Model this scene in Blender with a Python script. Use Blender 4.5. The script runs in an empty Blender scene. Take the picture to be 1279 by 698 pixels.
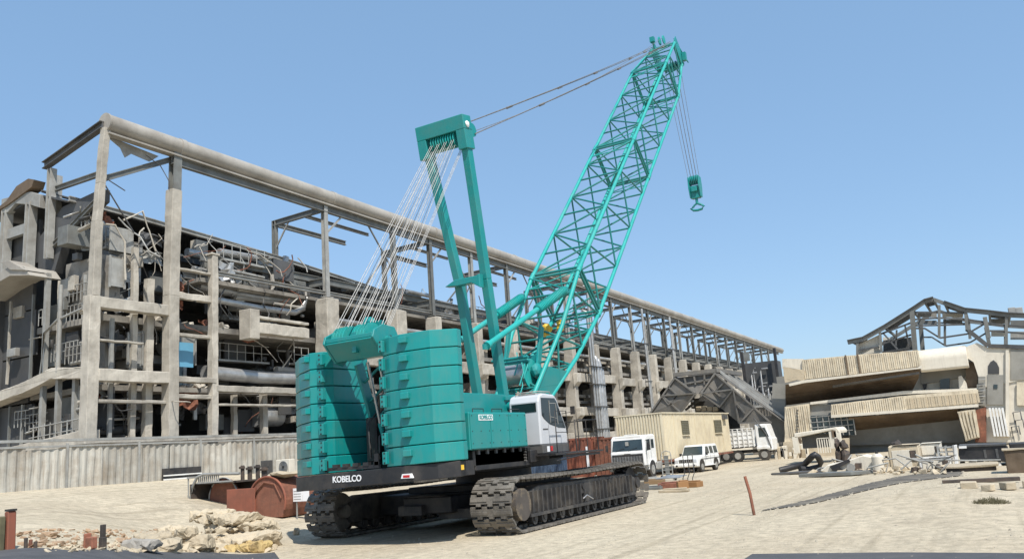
import bpy, bmesh, math, random
from mathutils import Vector, Matrix, noise
random.seed(11)
rad = math.radians
scene = bpy.context.scene
COL = scene.collection
V = Vector

# ------------------------------------------------------------------ camera
F_PX, PITCH, ROLL, YAW, CAM_H = 1032.0, rad(11.7), rad(4.29), rad(29.2), 2.3
MC = Matrix.Rotation(YAW, 3, 'Z') @ Matrix.Rotation(math.pi/2+PITCH, 3, 'X') @ Matrix.Rotation(-ROLL, 3, 'Z')
cam = bpy.data.cameras.new('camera'); camo = bpy.data.objects.new('camera', cam); COL.objects.link(camo)
camo.matrix_world = Matrix.Translation((0, 0, CAM_H)) @ MC.to_4x4()
cam.lens = 36*F_PX/1279; cam.sensor_width = 36; cam.clip_end = 6000; cam.clip_start = .1
scene.camera = camo

def at(px, py, ax, val):
    """point of the place seen at a picture position, on the plane where coordinate ax equals val"""
    d = MC @ V(((px-639.5)/F_PX, -(py-349)/F_PX, -1)); c = V((0, 0, CAM_H))
    t = (val-c[ax])/d[ax]
    return c + d*t

# ------------------------------------------------------------------ materials
M = {}
def mat(name, col, rough=.6, metal=0., var=.18, scale=1.5, dirt=None, dirt_amt=.35, dirt_scale=.8, bump=.0, bscale=20,
        streak=0., spec=.5, coat=0., rand=0.):
    m = bpy.data.materials.new(name); m.use_nodes = True; M[name] = m
    nt = m.node_tree; n = nt.nodes; l = nt.links
    b = n['Principled BSDF']; b.inputs['Roughness'].default_value = rough; b.inputs['Metallic'].default_value = metal
    b.inputs['Specular IOR Level'].default_value = spec; b.inputs['Coat Weight'].default_value = coat
    tc = n.new('ShaderNodeTexCoord')
    def noi(s, det=5, vec=None, ro=.6):
        t = n.new('ShaderNodeTexNoise'); t.inputs['Scale'].default_value = s; t.inputs['Detail'].default_value = det
        t.inputs['Roughness'].default_value = ro; l.new(vec or tc.outputs['Object'], t.inputs['Vector']); return t
    def ramp(src, a, c, p0, p1):
        r = n.new('ShaderNodeValToRGB'); r.color_ramp.elements[0].position = p0; r.color_ramp.elements[1].position = p1
        r.color_ramp.elements[0].color = a; r.color_ramp.elements[1].color = c; l.new(src, r.inputs[0]); return r
    c = col
    lo = tuple(max(0, x*(1-var)) for x in c)+(1,); hi = tuple(min(1, x*(1+var)) for x in c)+(1,)
    t = noi(scale); r = ramp(t.outputs['Fac'], lo, hi, .3, .7)
    out = r.outputs[0]
    def mix(fac, a, bcol):
        x = n.new('ShaderNodeMix'); x.data_type = 'RGBA'; l.new(fac, x.inputs['Factor']); l.new(a, x.inputs['A'])
        if isinstance(bcol, tuple): x.inputs['B'].default_value = bcol
        else: l.new(bcol, x.inputs['B'])
        return x.outputs['Result']
    if dirt:
        t2 = noi(dirt_scale, 8, ro=.7)
        r2 = ramp(t2.outputs['Fac'], (0, 0, 0, 1), (dirt_amt,)*3+(1,), .45, .68)
        out = mix(r2.outputs[0], out, dirt+(1,))
    if streak:
        mp = n.new('ShaderNodeMapping'); mp.inputs['Scale'].default_value = (6, 6, .35); l.new(tc.outputs['Object'], mp.inputs[0])
        t3 = noi(1.6, 5, mp.outputs[0]); r3 = ramp(t3.outputs['Fac'], (0, 0, 0, 1), (streak,)*3+(1,), .5, .75)
        out = mix(r3.outputs[0], out, (dirt or (.15, .12, .09))+(1,))
    if rand:
        oi = n.new('ShaderNodeObjectInfo'); hsv = n.new('ShaderNodeHueSaturation')
        mr = n.new('ShaderNodeMapRange'); mr.inputs['To Min'].default_value = 1-rand; mr.inputs['To Max'].default_value = 1+rand
        l.new(oi.outputs['Random'], mr.inputs['Value']); l.new(mr.outputs[0], hsv.inputs['Value']); l.new(out, hsv.inputs['Color'])
        out = hsv.outputs[0]
    l.new(out, b.inputs['Base Color'])
    t4 = noi(scale*3, 4); mr = n.new('ShaderNodeMapRange')
    mr.inputs['To Min'].default_value = max(.03, rough-.12); mr.inputs['To Max'].default_value = min(1, rough+.15)
    l.new(t4.outputs['Fac'], mr.inputs['Value']); l.new(mr.outputs[0], b.inputs['Roughness'])
    if bump:
        t5 = noi(bscale, 8); bp = n.new('ShaderNodeBump'); bp.inputs['Strength'].default_value = bump
        bp.inputs['Distance'].default_value = .03; l.new(t5.outputs['Fac'], bp.inputs['Height']); l.new(bp.outputs[0], b.inputs['Normal'])
    return m

mat('teal', (.003, .235, .228), .42, var=.08, scale=.7, dirt=(.06, .22, .20), dirt_amt=.55, dirt_scale=1.1, streak=.38, coat=.15, rand=.04)
mat('teal_tube', (.012, .335, .31), .5, var=.1, scale=.8, dirt=(.10, .34, .30), dirt_amt=.5, dirt_scale=1.2)
mat('black_steel', (.018, .018, .02), .5, var=.3, dirt=(.12, .10, .08), dirt_amt=.35, dirt_scale=1.2)
mat('track_steel', (.14, .128, .112), .6, metal=.2, var=.25, scale=3, dirt=(.30, .27, .23), dirt_amt=.6, dirt_scale=2.5, bump=.4, bscale=30, rand=.08)
mat('track_frame', (.035, .035, .037), .55, var=.3, dirt=(.2, .17, .13), dirt_amt=.4, dirt_scale=1.5, streak=.25)
mat('dust_tan', (.07, .06, .052), .8, var=.25, dirt=(.38, .29, .17), dirt_amt=1.0, dirt_scale=1.3)
mat('cab_grey', (.52, .53, .55), .35, var=.04, dirt=(.45, .43, .4), dirt_amt=.3, coat=.2)
mat('glass_dark', (.012, .016, .018), .06, var=.1, spec=.8)
mat('window_glass', (.03, .045, .05), .08, var=.3, spec=.7)
mat('rope', (.23, .21, .19), .5, metal=.5, var=.3, scale=6)
mat('rope_light', (.40, .39, .37), .45, metal=.4, var=.3, scale=6)
mat('white_mark', (.8, .8, .8), .5, var=.03)
mat('red_mark', (.5, .02, .02), .5, var=.05)
mat('yellow', (.6, .38, .03), .55, var=.2)
mat('bright_steel', (.5, .5, .5), .35, metal=.7, var=.15, dirt=(.25, .2, .15), dirt_amt=.4)
mat('concrete', (.43, .395, .335), .92, var=.18, scale=.6, dirt=(.15, .13, .105), dirt_amt=.5, dirt_scale=.7, bump=.7, bscale=5, streak=.25, rand=.16)
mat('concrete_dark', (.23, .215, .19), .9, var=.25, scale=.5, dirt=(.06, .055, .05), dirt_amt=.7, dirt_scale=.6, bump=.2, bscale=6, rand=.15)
mat('grey_steel', (.17, .175, .165), .6, metal=.15, var=.2, dirt=(.11, .09, .07), dirt_amt=.5, dirt_scale=.6, streak=.2, rand=.12)
mat('light_steel', (.33, .33, .31), .6, metal=.1, var=.2, dirt=(.15, .12, .09), dirt_amt=.5, dirt_scale=.6, streak=.25, rand=.12)
mat('dark_steel', (.065, .066, .066), .55, var=.35, dirt=(.12, .1, .08), dirt_amt=.5, dirt_scale=.7, rand=.3)
mat('dark_clad', (.06, .062, .065), .7, var=.4, scale=.3, dirt=(.08, .075, .065), dirt_amt=.6, dirt_scale=.35, streak=.3, rand=.2)
mat('pipe_tan', (.34, .32, .285), .7, var=.15, scale=.4, dirt=(.17, .14, .105), dirt_amt=.5, dirt_scale=.5, streak=.2)
mat('pipe_silver', (.45, .45, .44), .4, metal=.5, var=.2, dirt=(.2, .18, .15), dirt_amt=.5, dirt_scale=.8, rand=.25)
mat('fence_sheet', (.40, .385, .34), .75, var=.12, scale=.5, dirt=(.20, .15, .10), dirt_amt=.6, dirt_scale=.8, streak=.6, rand=.14)
mat('rust', (.23, .09, .055), .85, var=.45, scale=1.6, dirt=(.08, .045, .03), dirt_amt=.8, dirt_scale=1.5, bump=.3, bscale=25, streak=.3)
mat('rust_red', (.26, .085, .05), .75, var=.25, scale=1, dirt=(.12, .06, .04), dirt_amt=.6, dirt_scale=1.2, streak=.3)
mat('scrap_dark', (.06, .05, .043), .8, var=.4, dirt=(.14, .09, .06), dirt_amt=.6, dirt_scale=1.5, bump=.3, bscale=20)
mat('white_paint', (.74, .74, .72), .4, var=.05, dirt=(.45, .4, .32), dirt_amt=.45, dirt_scale=1.3, coat=.2)
mat('tyre', (.02, .02, .02), .85, var=.3, dirt=(.16, .13, .1), dirt_amt=.4)
mat('office_beige', (.64, .57, .42), .65, var=.05, dirt=(.36, .29, .2), dirt_amt=.4, dirt_scale=.8, streak=.4)
mat('hopper_steel', (.15, .145, .135), .7, metal=.1, var=.25, dirt=(.24, .2, .15), dirt_amt=.6, dirt_scale=.7, streak=.3)
mat('cream_wall', (.68, .63, .53), .85, var=.08, scale=.5, dirt=(.33, .29, .23), dirt_amt=.5, dirt_scale=.5, streak=.35)
mat('cream_ribs', (.64, .56, .42), .8, var=.12, scale=.8, dirt=(.25, .2, .14), dirt_amt=.5, dirt_scale=1.2, streak=.5)
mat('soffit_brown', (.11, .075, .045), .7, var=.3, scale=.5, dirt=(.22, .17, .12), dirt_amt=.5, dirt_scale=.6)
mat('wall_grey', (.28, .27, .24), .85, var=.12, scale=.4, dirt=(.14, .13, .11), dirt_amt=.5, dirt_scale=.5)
mat('pale_stone', (.48, .405, .29), .9, var=.28, scale=2, dirt=(.25, .2, .14), dirt_amt=.6, dirt_scale=2, bump=.6, bscale=12, rand=.12)
mat('ochre_stone', (.5, .37, .16), .9, var=.2, scale=2, dirt=(.2, .12, .06), dirt_amt=.7, dirt_scale=2, bump=.6, bscale=12)
mat('asphalt', (.085, .088, .095), .95, spec=.1, var=.15, scale=2, dirt=(.14, .13, .12), dirt_amt=.4, dirt_scale=.6, bump=.3, bscale=60)
mat('shade_band', (.12, .112, .10), 1.0, spec=.05, var=.2, scale=1, dirt=(.32, .28, .22), dirt_amt=.5, dirt_scale=.7, bump=.5, bscale=20)  # colour of the painted shadow band on the right-hand sand
mat('pebble', (.36, .32, .25), .9, var=.35, scale=3, dirt=(.15, .13, .1), dirt_amt=.5, dirt_scale=3)
mat('wood', (.24, .155, .08), .85, var=.3, scale=2, dirt=(.1, .07, .04), dirt_amt=.5, dirt_scale=2)
mat('brick_dust', (.36, .25, .16), .95, var=.3, scale=3, dirt=(.16, .1, .06), dirt_amt=.5, dirt_scale=2)
mat('dry_leaf', (.10, .09, .05), .9, var=.3, scale=5)
mat('blue_sheet', (.12, .33, .48), .5, var=.1, scale=1)
mat('orange_block', (.27, .14, .055), .7, var=.2)
mat('headlight', (.55, .57, .6), .15, var=.05)
mat('blue_paint', (.05, .08, .13), .6, var=.2)
mat('teal_dark', (.006, .19, .178), .5, var=.15, dirt=(.1, .22, .2), dirt_amt=.4)
M['teal_ribbed'] = M['teal_tube']

def sand_material():
    m = bpy.data.materials.new('sand'); m.use_nodes = True; M['sand'] = m
    nt = m.node_tree; n = nt.nodes; l = nt.links; b = n['Principled BSDF']
    b.inputs['Roughness'].default_value = .95; b.inputs['Specular IOR Level'].default_value = .15
    tc = n.new('ShaderNodeTexCoord')
    def noi(s, det=8, sc=(1, 1, 1), rot=0, ro=.65):
        mp = n.new('ShaderNodeMapping'); mp.inputs['Scale'].default_value = sc; mp.inputs['Rotation'].default_value = (0, 0, rot)
        l.new(tc.outputs['Object'], mp.inputs[0])
        t = n.new('ShaderNodeTexNoise'); t.inputs['Scale'].default_value = s; t.inputs['Detail'].default_value = det
        t.inputs['Roughness'].default_value = ro; l.new(mp.outputs[0], t.inputs['Vector']); return t
    def ramp(src, els):
        r = n.new('ShaderNodeValToRGB')
        while len(r.color_ramp.elements) < len(els): r.color_ramp.elements.new(.5)
        for e, (p, c) in zip(r.color_ramp.elements, els): e.position = p; e.color = c+(1,)
        l.new(src, r.inputs[0]); return r
    def mix(fac, a, bb, mode='MIX'):
        x = n.new('ShaderNodeMix'); x.data_type = 'RGBA'; x.blend_type = mode
        if hasattr(fac, 'node'): l.new(fac, x.inputs['Factor'])
        else: x.inputs['Factor'].default_value = fac
        l.new(a, x.inputs['A'])
        if isinstance(bb, tuple): x.inputs['B'].default_value = bb+(1,)
        else: l.new(bb, x.inputs['B'])
        return x.outputs['Result']
    big = ramp(noi(.12).outputs['Fac'], [(.3, (.46, .39, .285)), (.5, (.525, .455, .34)), (.7, (.58, .51, .385))])
    # vehicle ruts running along the yard
    rut = ramp(noi(.5, 6, (1.6, .10, 1), .16).outputs['Fac'], [(.46, (0, 0, 0)), (.66, (.34, .34, .34))])
    c = mix(rut.outputs[0], big.outputs[0], (.36, .315, .235))
    rut2 = ramp(noi(1.1, 5, (2.2, .06, 1), .10, .5).outputs['Fac'], [(.55, (0, 0, 0)), (.66, (.5, .5, .5))])
    c = mix(rut2.outputs[0], c, (.33, .28, .20))
    pat = ramp(noi(.32, 7, ro=.7).outputs['Fac'], [(.56, (0, 0, 0)), (.70, (.45, .45, .45))])
    c = mix(pat.outputs[0], c, (.30, .255, .19))
    fine = ramp(noi(3.5, 10, ro=.75).outputs['Fac'], [(.38, (.62, .62, .62)), (.6, (1.08, 1.07, 1.05))])
    c = mix(.75, c, fine.outputs[0], 'MULTIPLY')
    grit = ramp(noi(34, 3, ro=.8).outputs['Fac'], [(.33, (.5, .47, .43)), (.47, (1, 1, 1))])
    c = mix(.65, c, grit.outputs[0], 'MULTIPLY')
    speck = ramp(noi(9, 4, ro=.8).outputs['Fac'], [(.28, (.42, .38, .33)), (.36, (1, 1, 1))])
    c = mix(.7, c, speck.outputs[0], 'MULTIPLY')
    l.new(c, b.inputs['Base Color'])
    bp = n.new('ShaderNodeBump'); bp.inputs['Strength'].default_value = .6; bp.inputs['Distance'].default_value = .035
    l.new(noi(7, 12, ro=.75).outputs['Fac'], bp.inputs['Height'])
    bp2 = n.new('ShaderNodeBump'); bp2.inputs['Strength'].default_value = .18; bp2.inputs['Distance'].default_value = .05
    l.new(noi(.8, 6, (1.5, .25, 1), .16).outputs['Fac'], bp2.inputs['Height']); l.new(bp.outputs[0], bp2.inputs['Normal'])
    l.new(bp2.outputs[0], b.inputs['Normal'])
sand_material()

# ------------------------------------------------------------------ mesh helpers
class MB:
    def __init__(s): s.v = []; s.f = []; s.sm = []
    def add(s, vs, fs, smooth=False):
        o = len(s.v); s.v += [V(p) for p in vs]; s.f += [tuple(i+o for i in f) for f in fs]; s.sm += [smooth]*len(fs); return s
    def box(s, c, d, rot=None):
        c = V(c); hx, hy, hz = d[0]/2, d[1]/2, d[2]/2
        vs = [V((x, y, z)) for x in (-hx, hx) for y in (-hy, hy) for z in (-hz, hz)]
        if rot is not None: vs = [rot @ v for v in vs]
        return s.add([c+v for v in vs], [(0, 1, 3, 2), (4, 6, 7, 5), (0, 4, 5, 1), (2, 3, 7, 6), (0, 2, 6, 4), (1, 5, 7, 3)])
    def bb(s, x0, x1, y0, y1, z0, z1): return s.box(((x0+x1)/2, (y0+y1)/2, (z0+z1)/2), (abs(x1-x0), abs(y1-y0), abs(z1-z0)))
    def frame(s, a, b, up=(0, 0, 1)):
        d = (b-a).normalized(); u = V(up)
        if abs(d.dot(u)) > .98: u = V((0, 1, 0)) if abs(d.y) < .9 else V((1, 0, 0))
        x = d.cross(u).normalized(); return x, d, x.cross(d).normalized()
    def beam(s, a, b, w, h, up=(0, 0, 1)):
        a = V(a); b = V(b); x, d, u = s.frame(a, b, up)
        vs = [p+x*sx*w/2+u*sz*h/2 for p in (a, b) for sx in (-1, 1) for sz in (-1, 1)]
        return s.add(vs, [(0, 1, 3, 2), (4, 6, 7, 5), (0, 4, 5, 1), (2, 3, 7, 6), (0, 2, 6, 4), (1, 5, 7, 3)])
    def ibeam(s, a, b, w, h, t=.05, up=(0, 0, 1)):
        a = V(a); b = V(b); x, d, u = s.frame(a, b, up)
        s.beam(a+u*(h/2-t/2), b+u*(h/2-t/2), w, t, up); s.beam(a-u*(h/2-t/2), b-u*(h/2-t/2), w, t, up)
        s.beam(a, b, t, h-2*t, up); return s
    def tube(s, a, b, r, n=8, r2=None, cap=True):
        a = V(a); b = V(b); r2 = r if r2 is None else r2; x, d, u = s.frame(a, b)
        vs = []
        for p, q in ((a, r), (b, r2)):
            for i in range(n):
                t = 2*math.pi*i/n; vs.append(p+x*math.cos(t)*q+u*math.sin(t)*q)
        s.add(vs, [(i, (i+1) % n, n+(i+1) % n, n+i) for i in range(n)], True)
        if cap: s.add([v for v in vs[:n]], [tuple(range(n))[::-1]]); s.add(vs[n:], [tuple(range(n))])
        return s
    def path(s, pts, r, n=8):
        pts = [V(p) for p in pts]
        rings = []
        for i, p in enumerate(pts):
            d = (pts[min(i+1, len(pts)-1)]-pts[max(i-1, 0)]).normalized()
            u = V((0, 0, 1)) if abs(d.z) < .9 else V((1, 0, 0))
            x = d.cross(u).normalized(); w = x.cross(d)
            rings.append([p+x*math.cos(2*math.pi*k/n)*r+w*math.sin(2*math.pi*k/n)*r for k in range(n)])
        vs = [q for rg in rings for q in rg]
        fs = [(i*n+k, i*n+(k+1) % n, (i+1)*n+(k+1) % n, (i+1)*n+k) for i in range(len(pts)-1) for k in range(n)]
        s.add(vs, fs, True); s.add(rings[0], [tuple(range(n))[::-1]]); s.add(rings[-1], [tuple(range(n))]); return s
    def prism(s, pts, ax, lo, hi):
        """polygon pts in the two axes other than ax, extruded along ax"""
        def mk(p, t):
            q = list(p); q.insert(ax, t); return V(q)
        n = len(pts); vs = [mk(p, lo) for p in pts]+[mk(p, hi) for p in pts]
        return s.add(vs, [tuple(range(n))[::-1], tuple(range(n, 2*n))]+[(i, (i+1) % n, n+(i+1) % n, n+i) for i in range(n)])
    def disc(s, c, ax, r, t, n=24):
        a = V(c); b = V(c); a[ax] -= t/2; b[ax] += t/2
        return s.tube(a, b, r, n)
    def blob(s, c, d, seed=0, amp=.25, sub=2, freq=1.2):
        bm = bmesh.new(); bmesh.ops.create_icosphere(bm, subdivisions=sub, radius=1)
        vs = []
        for v in bm.verts:
            p = v.co.copy(); k = 1+amp*noise.noise(p*freq+V((seed*3.1, seed*1.7, seed)))*2
            vs.append(V((p.x*d[0]*k, p.y*d[1]*k, p.z*d[2]*k))+V(c))
        fs = [tuple(v.index for v in f.verts) for f in bm.faces]; bm.free()
        return s.add(vs, fs)
    def rock(s, c, d, rnd, n=16, rz=0):
        bm = bmesh.new(); R_ = Matrix.Rotation(rz, 3, 'Z')
        for _ in range(n):
            p = V((rnd.uniform(-1, 1), rnd.uniform(-1, 1), rnd.uniform(-1, 1)))
            k = max(abs(p.x), abs(p.y), abs(p.z)); p = p/k*rnd.uniform(.82, 1.0)
            p.x *= d[0]/2; p.y *= d[1]/2; p.z *= d[2]/2; bm.verts.new(R_ @ p)
        r = bmesh.ops.convex_hull(bm, input=bm.verts[:]); bmesh.ops.delete(bm, geom=list({v for v in bm.verts if not v.link_faces}), context='VERTS')
        bm.verts.index_update(); vs = [v.co+V(c) for v in bm.verts]; fs = [tuple(v.index for v in f.verts) for f in bm.faces]; bm.free()
        return s.add(vs, fs)
    def build(s, name, m, parent=None, bevel=0, world=True, label=None):
        me = bpy.data.meshes.new(name)
        vs = s.v
        if parent is not None and world:
            r = parent
            while r.parent: r = r.parent
            inv = r.matrix_basis.inverted(); vs = [inv @ v for v in vs]
        me.from_pydata([tuple(v) for v in vs], [], s.f)
        for p, q in zip(me.polygons, s.sm): p.use_smooth = q
        bm = bmesh.new(); bm.from_mesh(me)
        bmesh.ops.recalc_face_normals(bm, faces=bm.faces)
        if bevel:
            es = [e for e in bm.edges if len(e.link_faces) == 2 and e.calc_face_angle(0) > .6 and not e.link_faces[0].smooth]
            bmesh.ops.bevel(bm, geom=es, offset=bevel, segments=1, affect='EDGES', clamp_overlap=True)
        if m in ('concrete', 'pale_stone', 'concrete_dark', 'cream_ribs', 'fence_sheet') and len(bm.faces) < 140 and name not in ('rubble_block', 'rib', 'baluster', 'fluting'):
            lim = .55 if m != 'cream_ribs' else .8
            for _ in range(5):
                es = [e for e in bm.edges if e.calc_length() > lim]
                if not es or len(bm.faces) > 1500: break
                bmesh.ops.subdivide_edges(bm, edges=es, cuts=1, use_grid_fill=True)
            off = V((random.random()*50, 0, 0)); am = .035
            for v in bm.verts: v.co += noise.noise_vector(v.co*1.3+off)*am+noise.noise_vector(v.co*4.1+off)*am*.7
        if name == 'rubble_block':
            bmesh.ops.triangulate(bm, faces=bm.faces[:])
            for _ in range(5):
                es = [e for e in bm.edges if e.calc_length() > .11]
                if not es or len(bm.faces) > 9000: break
                bmesh.ops.subdivide_edges(bm, edges=es, cuts=1)
                bmesh.ops.triangulate(bm, faces=[f for f in bm.faces if len(f.verts) > 3])
            off = V((random.random()*50, 0, 0))
            for v in bm.verts:
                n1 = noise.noise(v.co*3.1+off); v.co += noise.noise_vector(v.co*5+off)*.05+noise.noise_vector(v.co*13+off)*.03
                if n1 > .25: v.co.z -= .05
        bm.to_mesh(me); bm.free()
        me.materials.append(M[m]); o = bpy.data.objects.new(name, me); COL.objects.link(o)
        if parent is not None: o.parent = parent
        if label: o['label'] = label
        return o

def tag(o, label=None, cat=None, group=None, kind=None):
    if label: o['label'] = label
    if cat: o['category'] = cat
    if group: o['group'] = group
    if kind: o['kind'] = kind
    return o
def thing(name, label, cat, loc=(0, 0, 0), rz=0, group=None):
    o = bpy.data.objects.new(name, None); COL.objects.link(o); o.empty_display_size = .5
    o.matrix_basis = Matrix.Translation(loc) @ Matrix.Rotation(rz, 4, 'Z')
    return tag(o, label, cat, group)
def copy_thing(o, loc, rz, label, group=None):
    c = o.copy(); COL.objects.link(c); c.matrix_basis = Matrix.Translation(loc) @ Matrix.Rotation(rz, 4, 'Z'); c['label'] = label
    def rec(a, b):
        for ch in list(a.children):
            d = ch.copy(); COL.objects.link(d); d.parent = b; rec(ch, d)
    rec(o, c)
    if group: c['group'] = group
    return c
def text(s, size, m, parent, mtx, name='lettering', bold=.0, sx=1.0, ext=.004):
    cu = bpy.data.curves.new(name, 'FONT'); cu.body = s; cu.size = size; cu.align_x = 'CENTER'; cu.align_y = 'CENTER'
    cu.extrude = ext; cu.offset = bold; cu.space_character = 1.0
    t = bpy.data.objects.new('tmp', cu); COL.objects.link(t)
    dg = bpy.context.evaluated_depsgraph_get(); me = bpy.data.meshes.new_from_object(t.evaluated_get(dg))
    bpy.data.objects.remove(t)
    r = parent
    while r.parent: r = r.parent
    me.transform(r.matrix_basis.inverted() @ mtx @ Matrix.Diagonal((sx, 1, 1, 1)))
    me.materials.clear(); me.materials.append(M[m])
    o = bpy.data.objects.new(name, me); COL.objects.link(o); o.parent = parent; return o
FACE_Y = lambda x, y, z, a=0: Matrix.Translation((x, y, z)) @ Matrix.Rotation(a, 4, 'Z') @ Matrix.Rotation(math.pi/2, 4, 'X')  # read from -Y
FACE_X = lambda x, y, z: Matrix.Translation((x, y, z)) @ Matrix.Rotation(math.pi/2, 4, 'Z') @ Matrix.Rotation(math.pi/2, 4, 'X')  # read from +X

# ------------------------------------------------------------------ ground
def sst(t): t = max(0, min(1, t)); return t*t*(3-2*t)
def gh(x, y):
    xs = -21.5 - max(0, min(6, (y-30)*.25))
    k = sst((y-18.1)/3.6)
    h = 2.15*max(0, min(1, (xs-x)/(xs+37.5)))*k
    near = sst((y-17.5)/5)*(1-sst((y-300)/200))
    if x < 0 and y > 0:                                   # the yard climbs gently towards the fence on the left
        u = sst((math.degrees(math.atan2(-x, y))-47)/13.5)
        D = math.hypot(x, y); h = h*(1-u)+u*(.25+1.9*min(1.0, D/43))*sst(D/6)
    h += .035*noise.noise(V((x*.25, y*.25, 0)))*near + .012*noise.noise(V((x*.9, y*.35, 4)))*near
    # low spread heap of sand on the right, behind the yard edge
    h += .25*math.exp(-((x+1.5)/3.2)**2-((y-29)/7.0)**2)
    # keep it level under the crane
    e = sst(1-max(0, abs(x+15.8)-4.2)/2)*sst(1-max(0, abs(y-25.8)-5.6)/2)
    return h*(1-e)
def axis_pts(segs):
    out = []
    for a, b, st in segs:
        n = max(1, round((b-a)/st)); out += [a+(b-a)*i/n for i in range(n)]
    return out+[segs[-1][1]]
xs_ = axis_pts([(-3000, -400, 650), (-400, -80, 40), (-80, -45, 3), (-45, 12, .45), (12, 60, 4), (60, 400, 60), (400, 3000, 650)])
ys_ = axis_pts([(-600, -50, 110), (-50, 8, 6), (8, 60, .45), (60, 100, 1.5), (100, 260, 10), (260, 4000, 500)])
g = MB()
nx = len(xs_)
g.add([(x, y, gh(x, y)) for y in ys_ for x in xs_],
      [(j*nx+i, j*nx+i+1, (j+1)*nx+i+1, (j+1)*nx+i) for j in range(len(ys_)-1) for i in range(nx-1)], True)
tag(g.build('ground', 'sand'), kind='structure')

def sheet(name, pts, m, dz, st=.4):
    """closed outline in plan draped on the ground"""
    bm = bmesh.new(); vs = [bm.verts.new((p[0], p[1], 0)) for p in pts]; bm.faces.new(vs)
    x0 = min(p[0] for p in pts); x1 = max(p[0] for p in pts); y0 = min(p[1] for p in pts); y1 = max(p[1] for p in pts)
    for a, b, nrm in ((x0, x1, (1, 0, 0)), (y0, y1, (0, 1, 0))):
        k = a+st
        while k < b:
            co = (k, 0, 0) if nrm[0] else (0, k, 0)
            bmesh.ops.bisect_plane(bm, geom=bm.verts[:]+bm.edges[:]+bm.faces[:], plane_co=co, plane_no=nrm); k += st
    for v in bm.verts: v.co.z = gh(v.co.x, v.co.y)+dz
    me = bpy.data.meshes.new(name); bmesh.ops.recalc_face_normals(bm, faces=bm.faces); bm.to_mesh(me); bm.free()
    me.materials.append(M[m]); o = bpy.data.objects.new(name, me); COL.objects.link(o); tag(o, kind='structure'); return o
def gbase(px, py):
    """point of the uneven ground seen at a picture position"""
    c = V((0, 0, CAM_H)); d = (at(px, py, 2, -50)-c).normalized(); t = 3.0
    while t < 400:
        p = c+d*t
        if p.z <= gh(p.x, p.y): break
        t += .04
    p.z = gh(p.x, p.y); return p
sheet('road', [tuple(gbase(*p).xy) for p in ((-80, 687), (0, 687), (85, 687.5), (170, 688), (260, 689), (343, 690), (349, 698), (352, 760), (-80, 760))], 'asphalt', .015)
sheet('road', [(-4.5, 16.75), (-2, 16.8), (.2, 16.62), (9, 16.5), (9, 9), (-4.3, 9)], 'asphalt', .02)
def gp(px, py, z=0): return at(px, py, 2, z)
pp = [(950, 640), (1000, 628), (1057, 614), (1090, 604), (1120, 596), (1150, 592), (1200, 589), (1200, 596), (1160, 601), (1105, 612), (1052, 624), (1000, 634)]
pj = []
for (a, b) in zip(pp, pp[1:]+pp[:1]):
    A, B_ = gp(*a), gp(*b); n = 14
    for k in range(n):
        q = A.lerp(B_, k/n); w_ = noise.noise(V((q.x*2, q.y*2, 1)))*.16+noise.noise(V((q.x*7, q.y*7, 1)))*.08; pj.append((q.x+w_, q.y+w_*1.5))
sheet('path', pj, 'shade_band', .025)  # dark sheet painting a shadow band across the sand

# stones lying about
pb = MB(); random.seed(5)
for i in range(4200):
    y = 16+44*random.random()**1.6; x = -y*1.35+y*1.5*random.random()
    r = random.choice([.012, .018, .025, .04])*random.uniform(.6, 1.5)*(1+.012*y)
    if random.random() < .01: r *= 1.6
    z = gh(x, y)-r*.35; a = random.random()*6
    c, s = math.cos(a), math.sin(a)
    vs = [(x+r*c, y+r*s, z), (x-r*s*.8, y+r*c*.8, z), (x-r*c, y-r*s, z), (x+r*s*.7, y-r*c*.9, z), (x+r*.2, y+r*.1, z+r*.8), (x-r*.4*c, y, z+r*.7)]
    pb.add(vs, [(0, 1, 4), (1, 5, 4), (1, 2, 5), (2, 3, 5), (3, 4, 5), (3, 0, 4)])
def pebble(x, y, r):
    z = gh(x, y)-r*.3; a = random.random()*6; c, s = math.cos(a), math.sin(a)
    vs = [(x+r*c, y+r*s, z), (x-r*s*.8, y+r*c*.8, z), (x-r*c, y-r*s, z), (x+r*s*.7, y-r*c*.9, z), (x+r*.2, y+r*.1, z+r*.8), (x-r*.4*c, y, z+r*.7)]
    pb.add(vs, [(0, 1, 4), (1, 5, 4), (1, 2, 5), (2, 3, 5), (3, 4, 5), (3, 0, 4)])
for i in range(26):                                   # rows of clods turned up by wheels and tracks
    x0 = random.uniform(-15, -.5); y0 = random.uniform(19, 44)
    if -20.5 < x0 < -11.5 and y0 < 33: continue
    dx, dy = random.uniform(-.2, .5), 1; n = random.randint(14, 40)
    for k in range(n): pebble(x0+dx*k*.16+random.gauss(0, .09), y0+dy*k*.16+random.gauss(0, .07), random.uniform(.015, .05))
for (a, b) in zip(pp, pp[1:]+pp[:1]):
    A, B_ = gp(*a), gp(*b)
    for k in range(26):
        q = A.lerp(B_, random.random()); pebble(q.x+random.gauss(0, .1), q.y+random.gauss(0, .25), random.uniform(.03, .1))
tag(pb.build('gravel', 'pebble'), 'small loose stones scattered over the sandy yard', 'gravel', kind='stuff')

# ------------------------------------------------------------------ crawler crane
X0 = -15.6
CR = thing('crawler_crane', 'tall turquoise crawler crane with raised lattice boom standing in the middle of the yard', 'crane', (X0, 25.5, 0))
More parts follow.
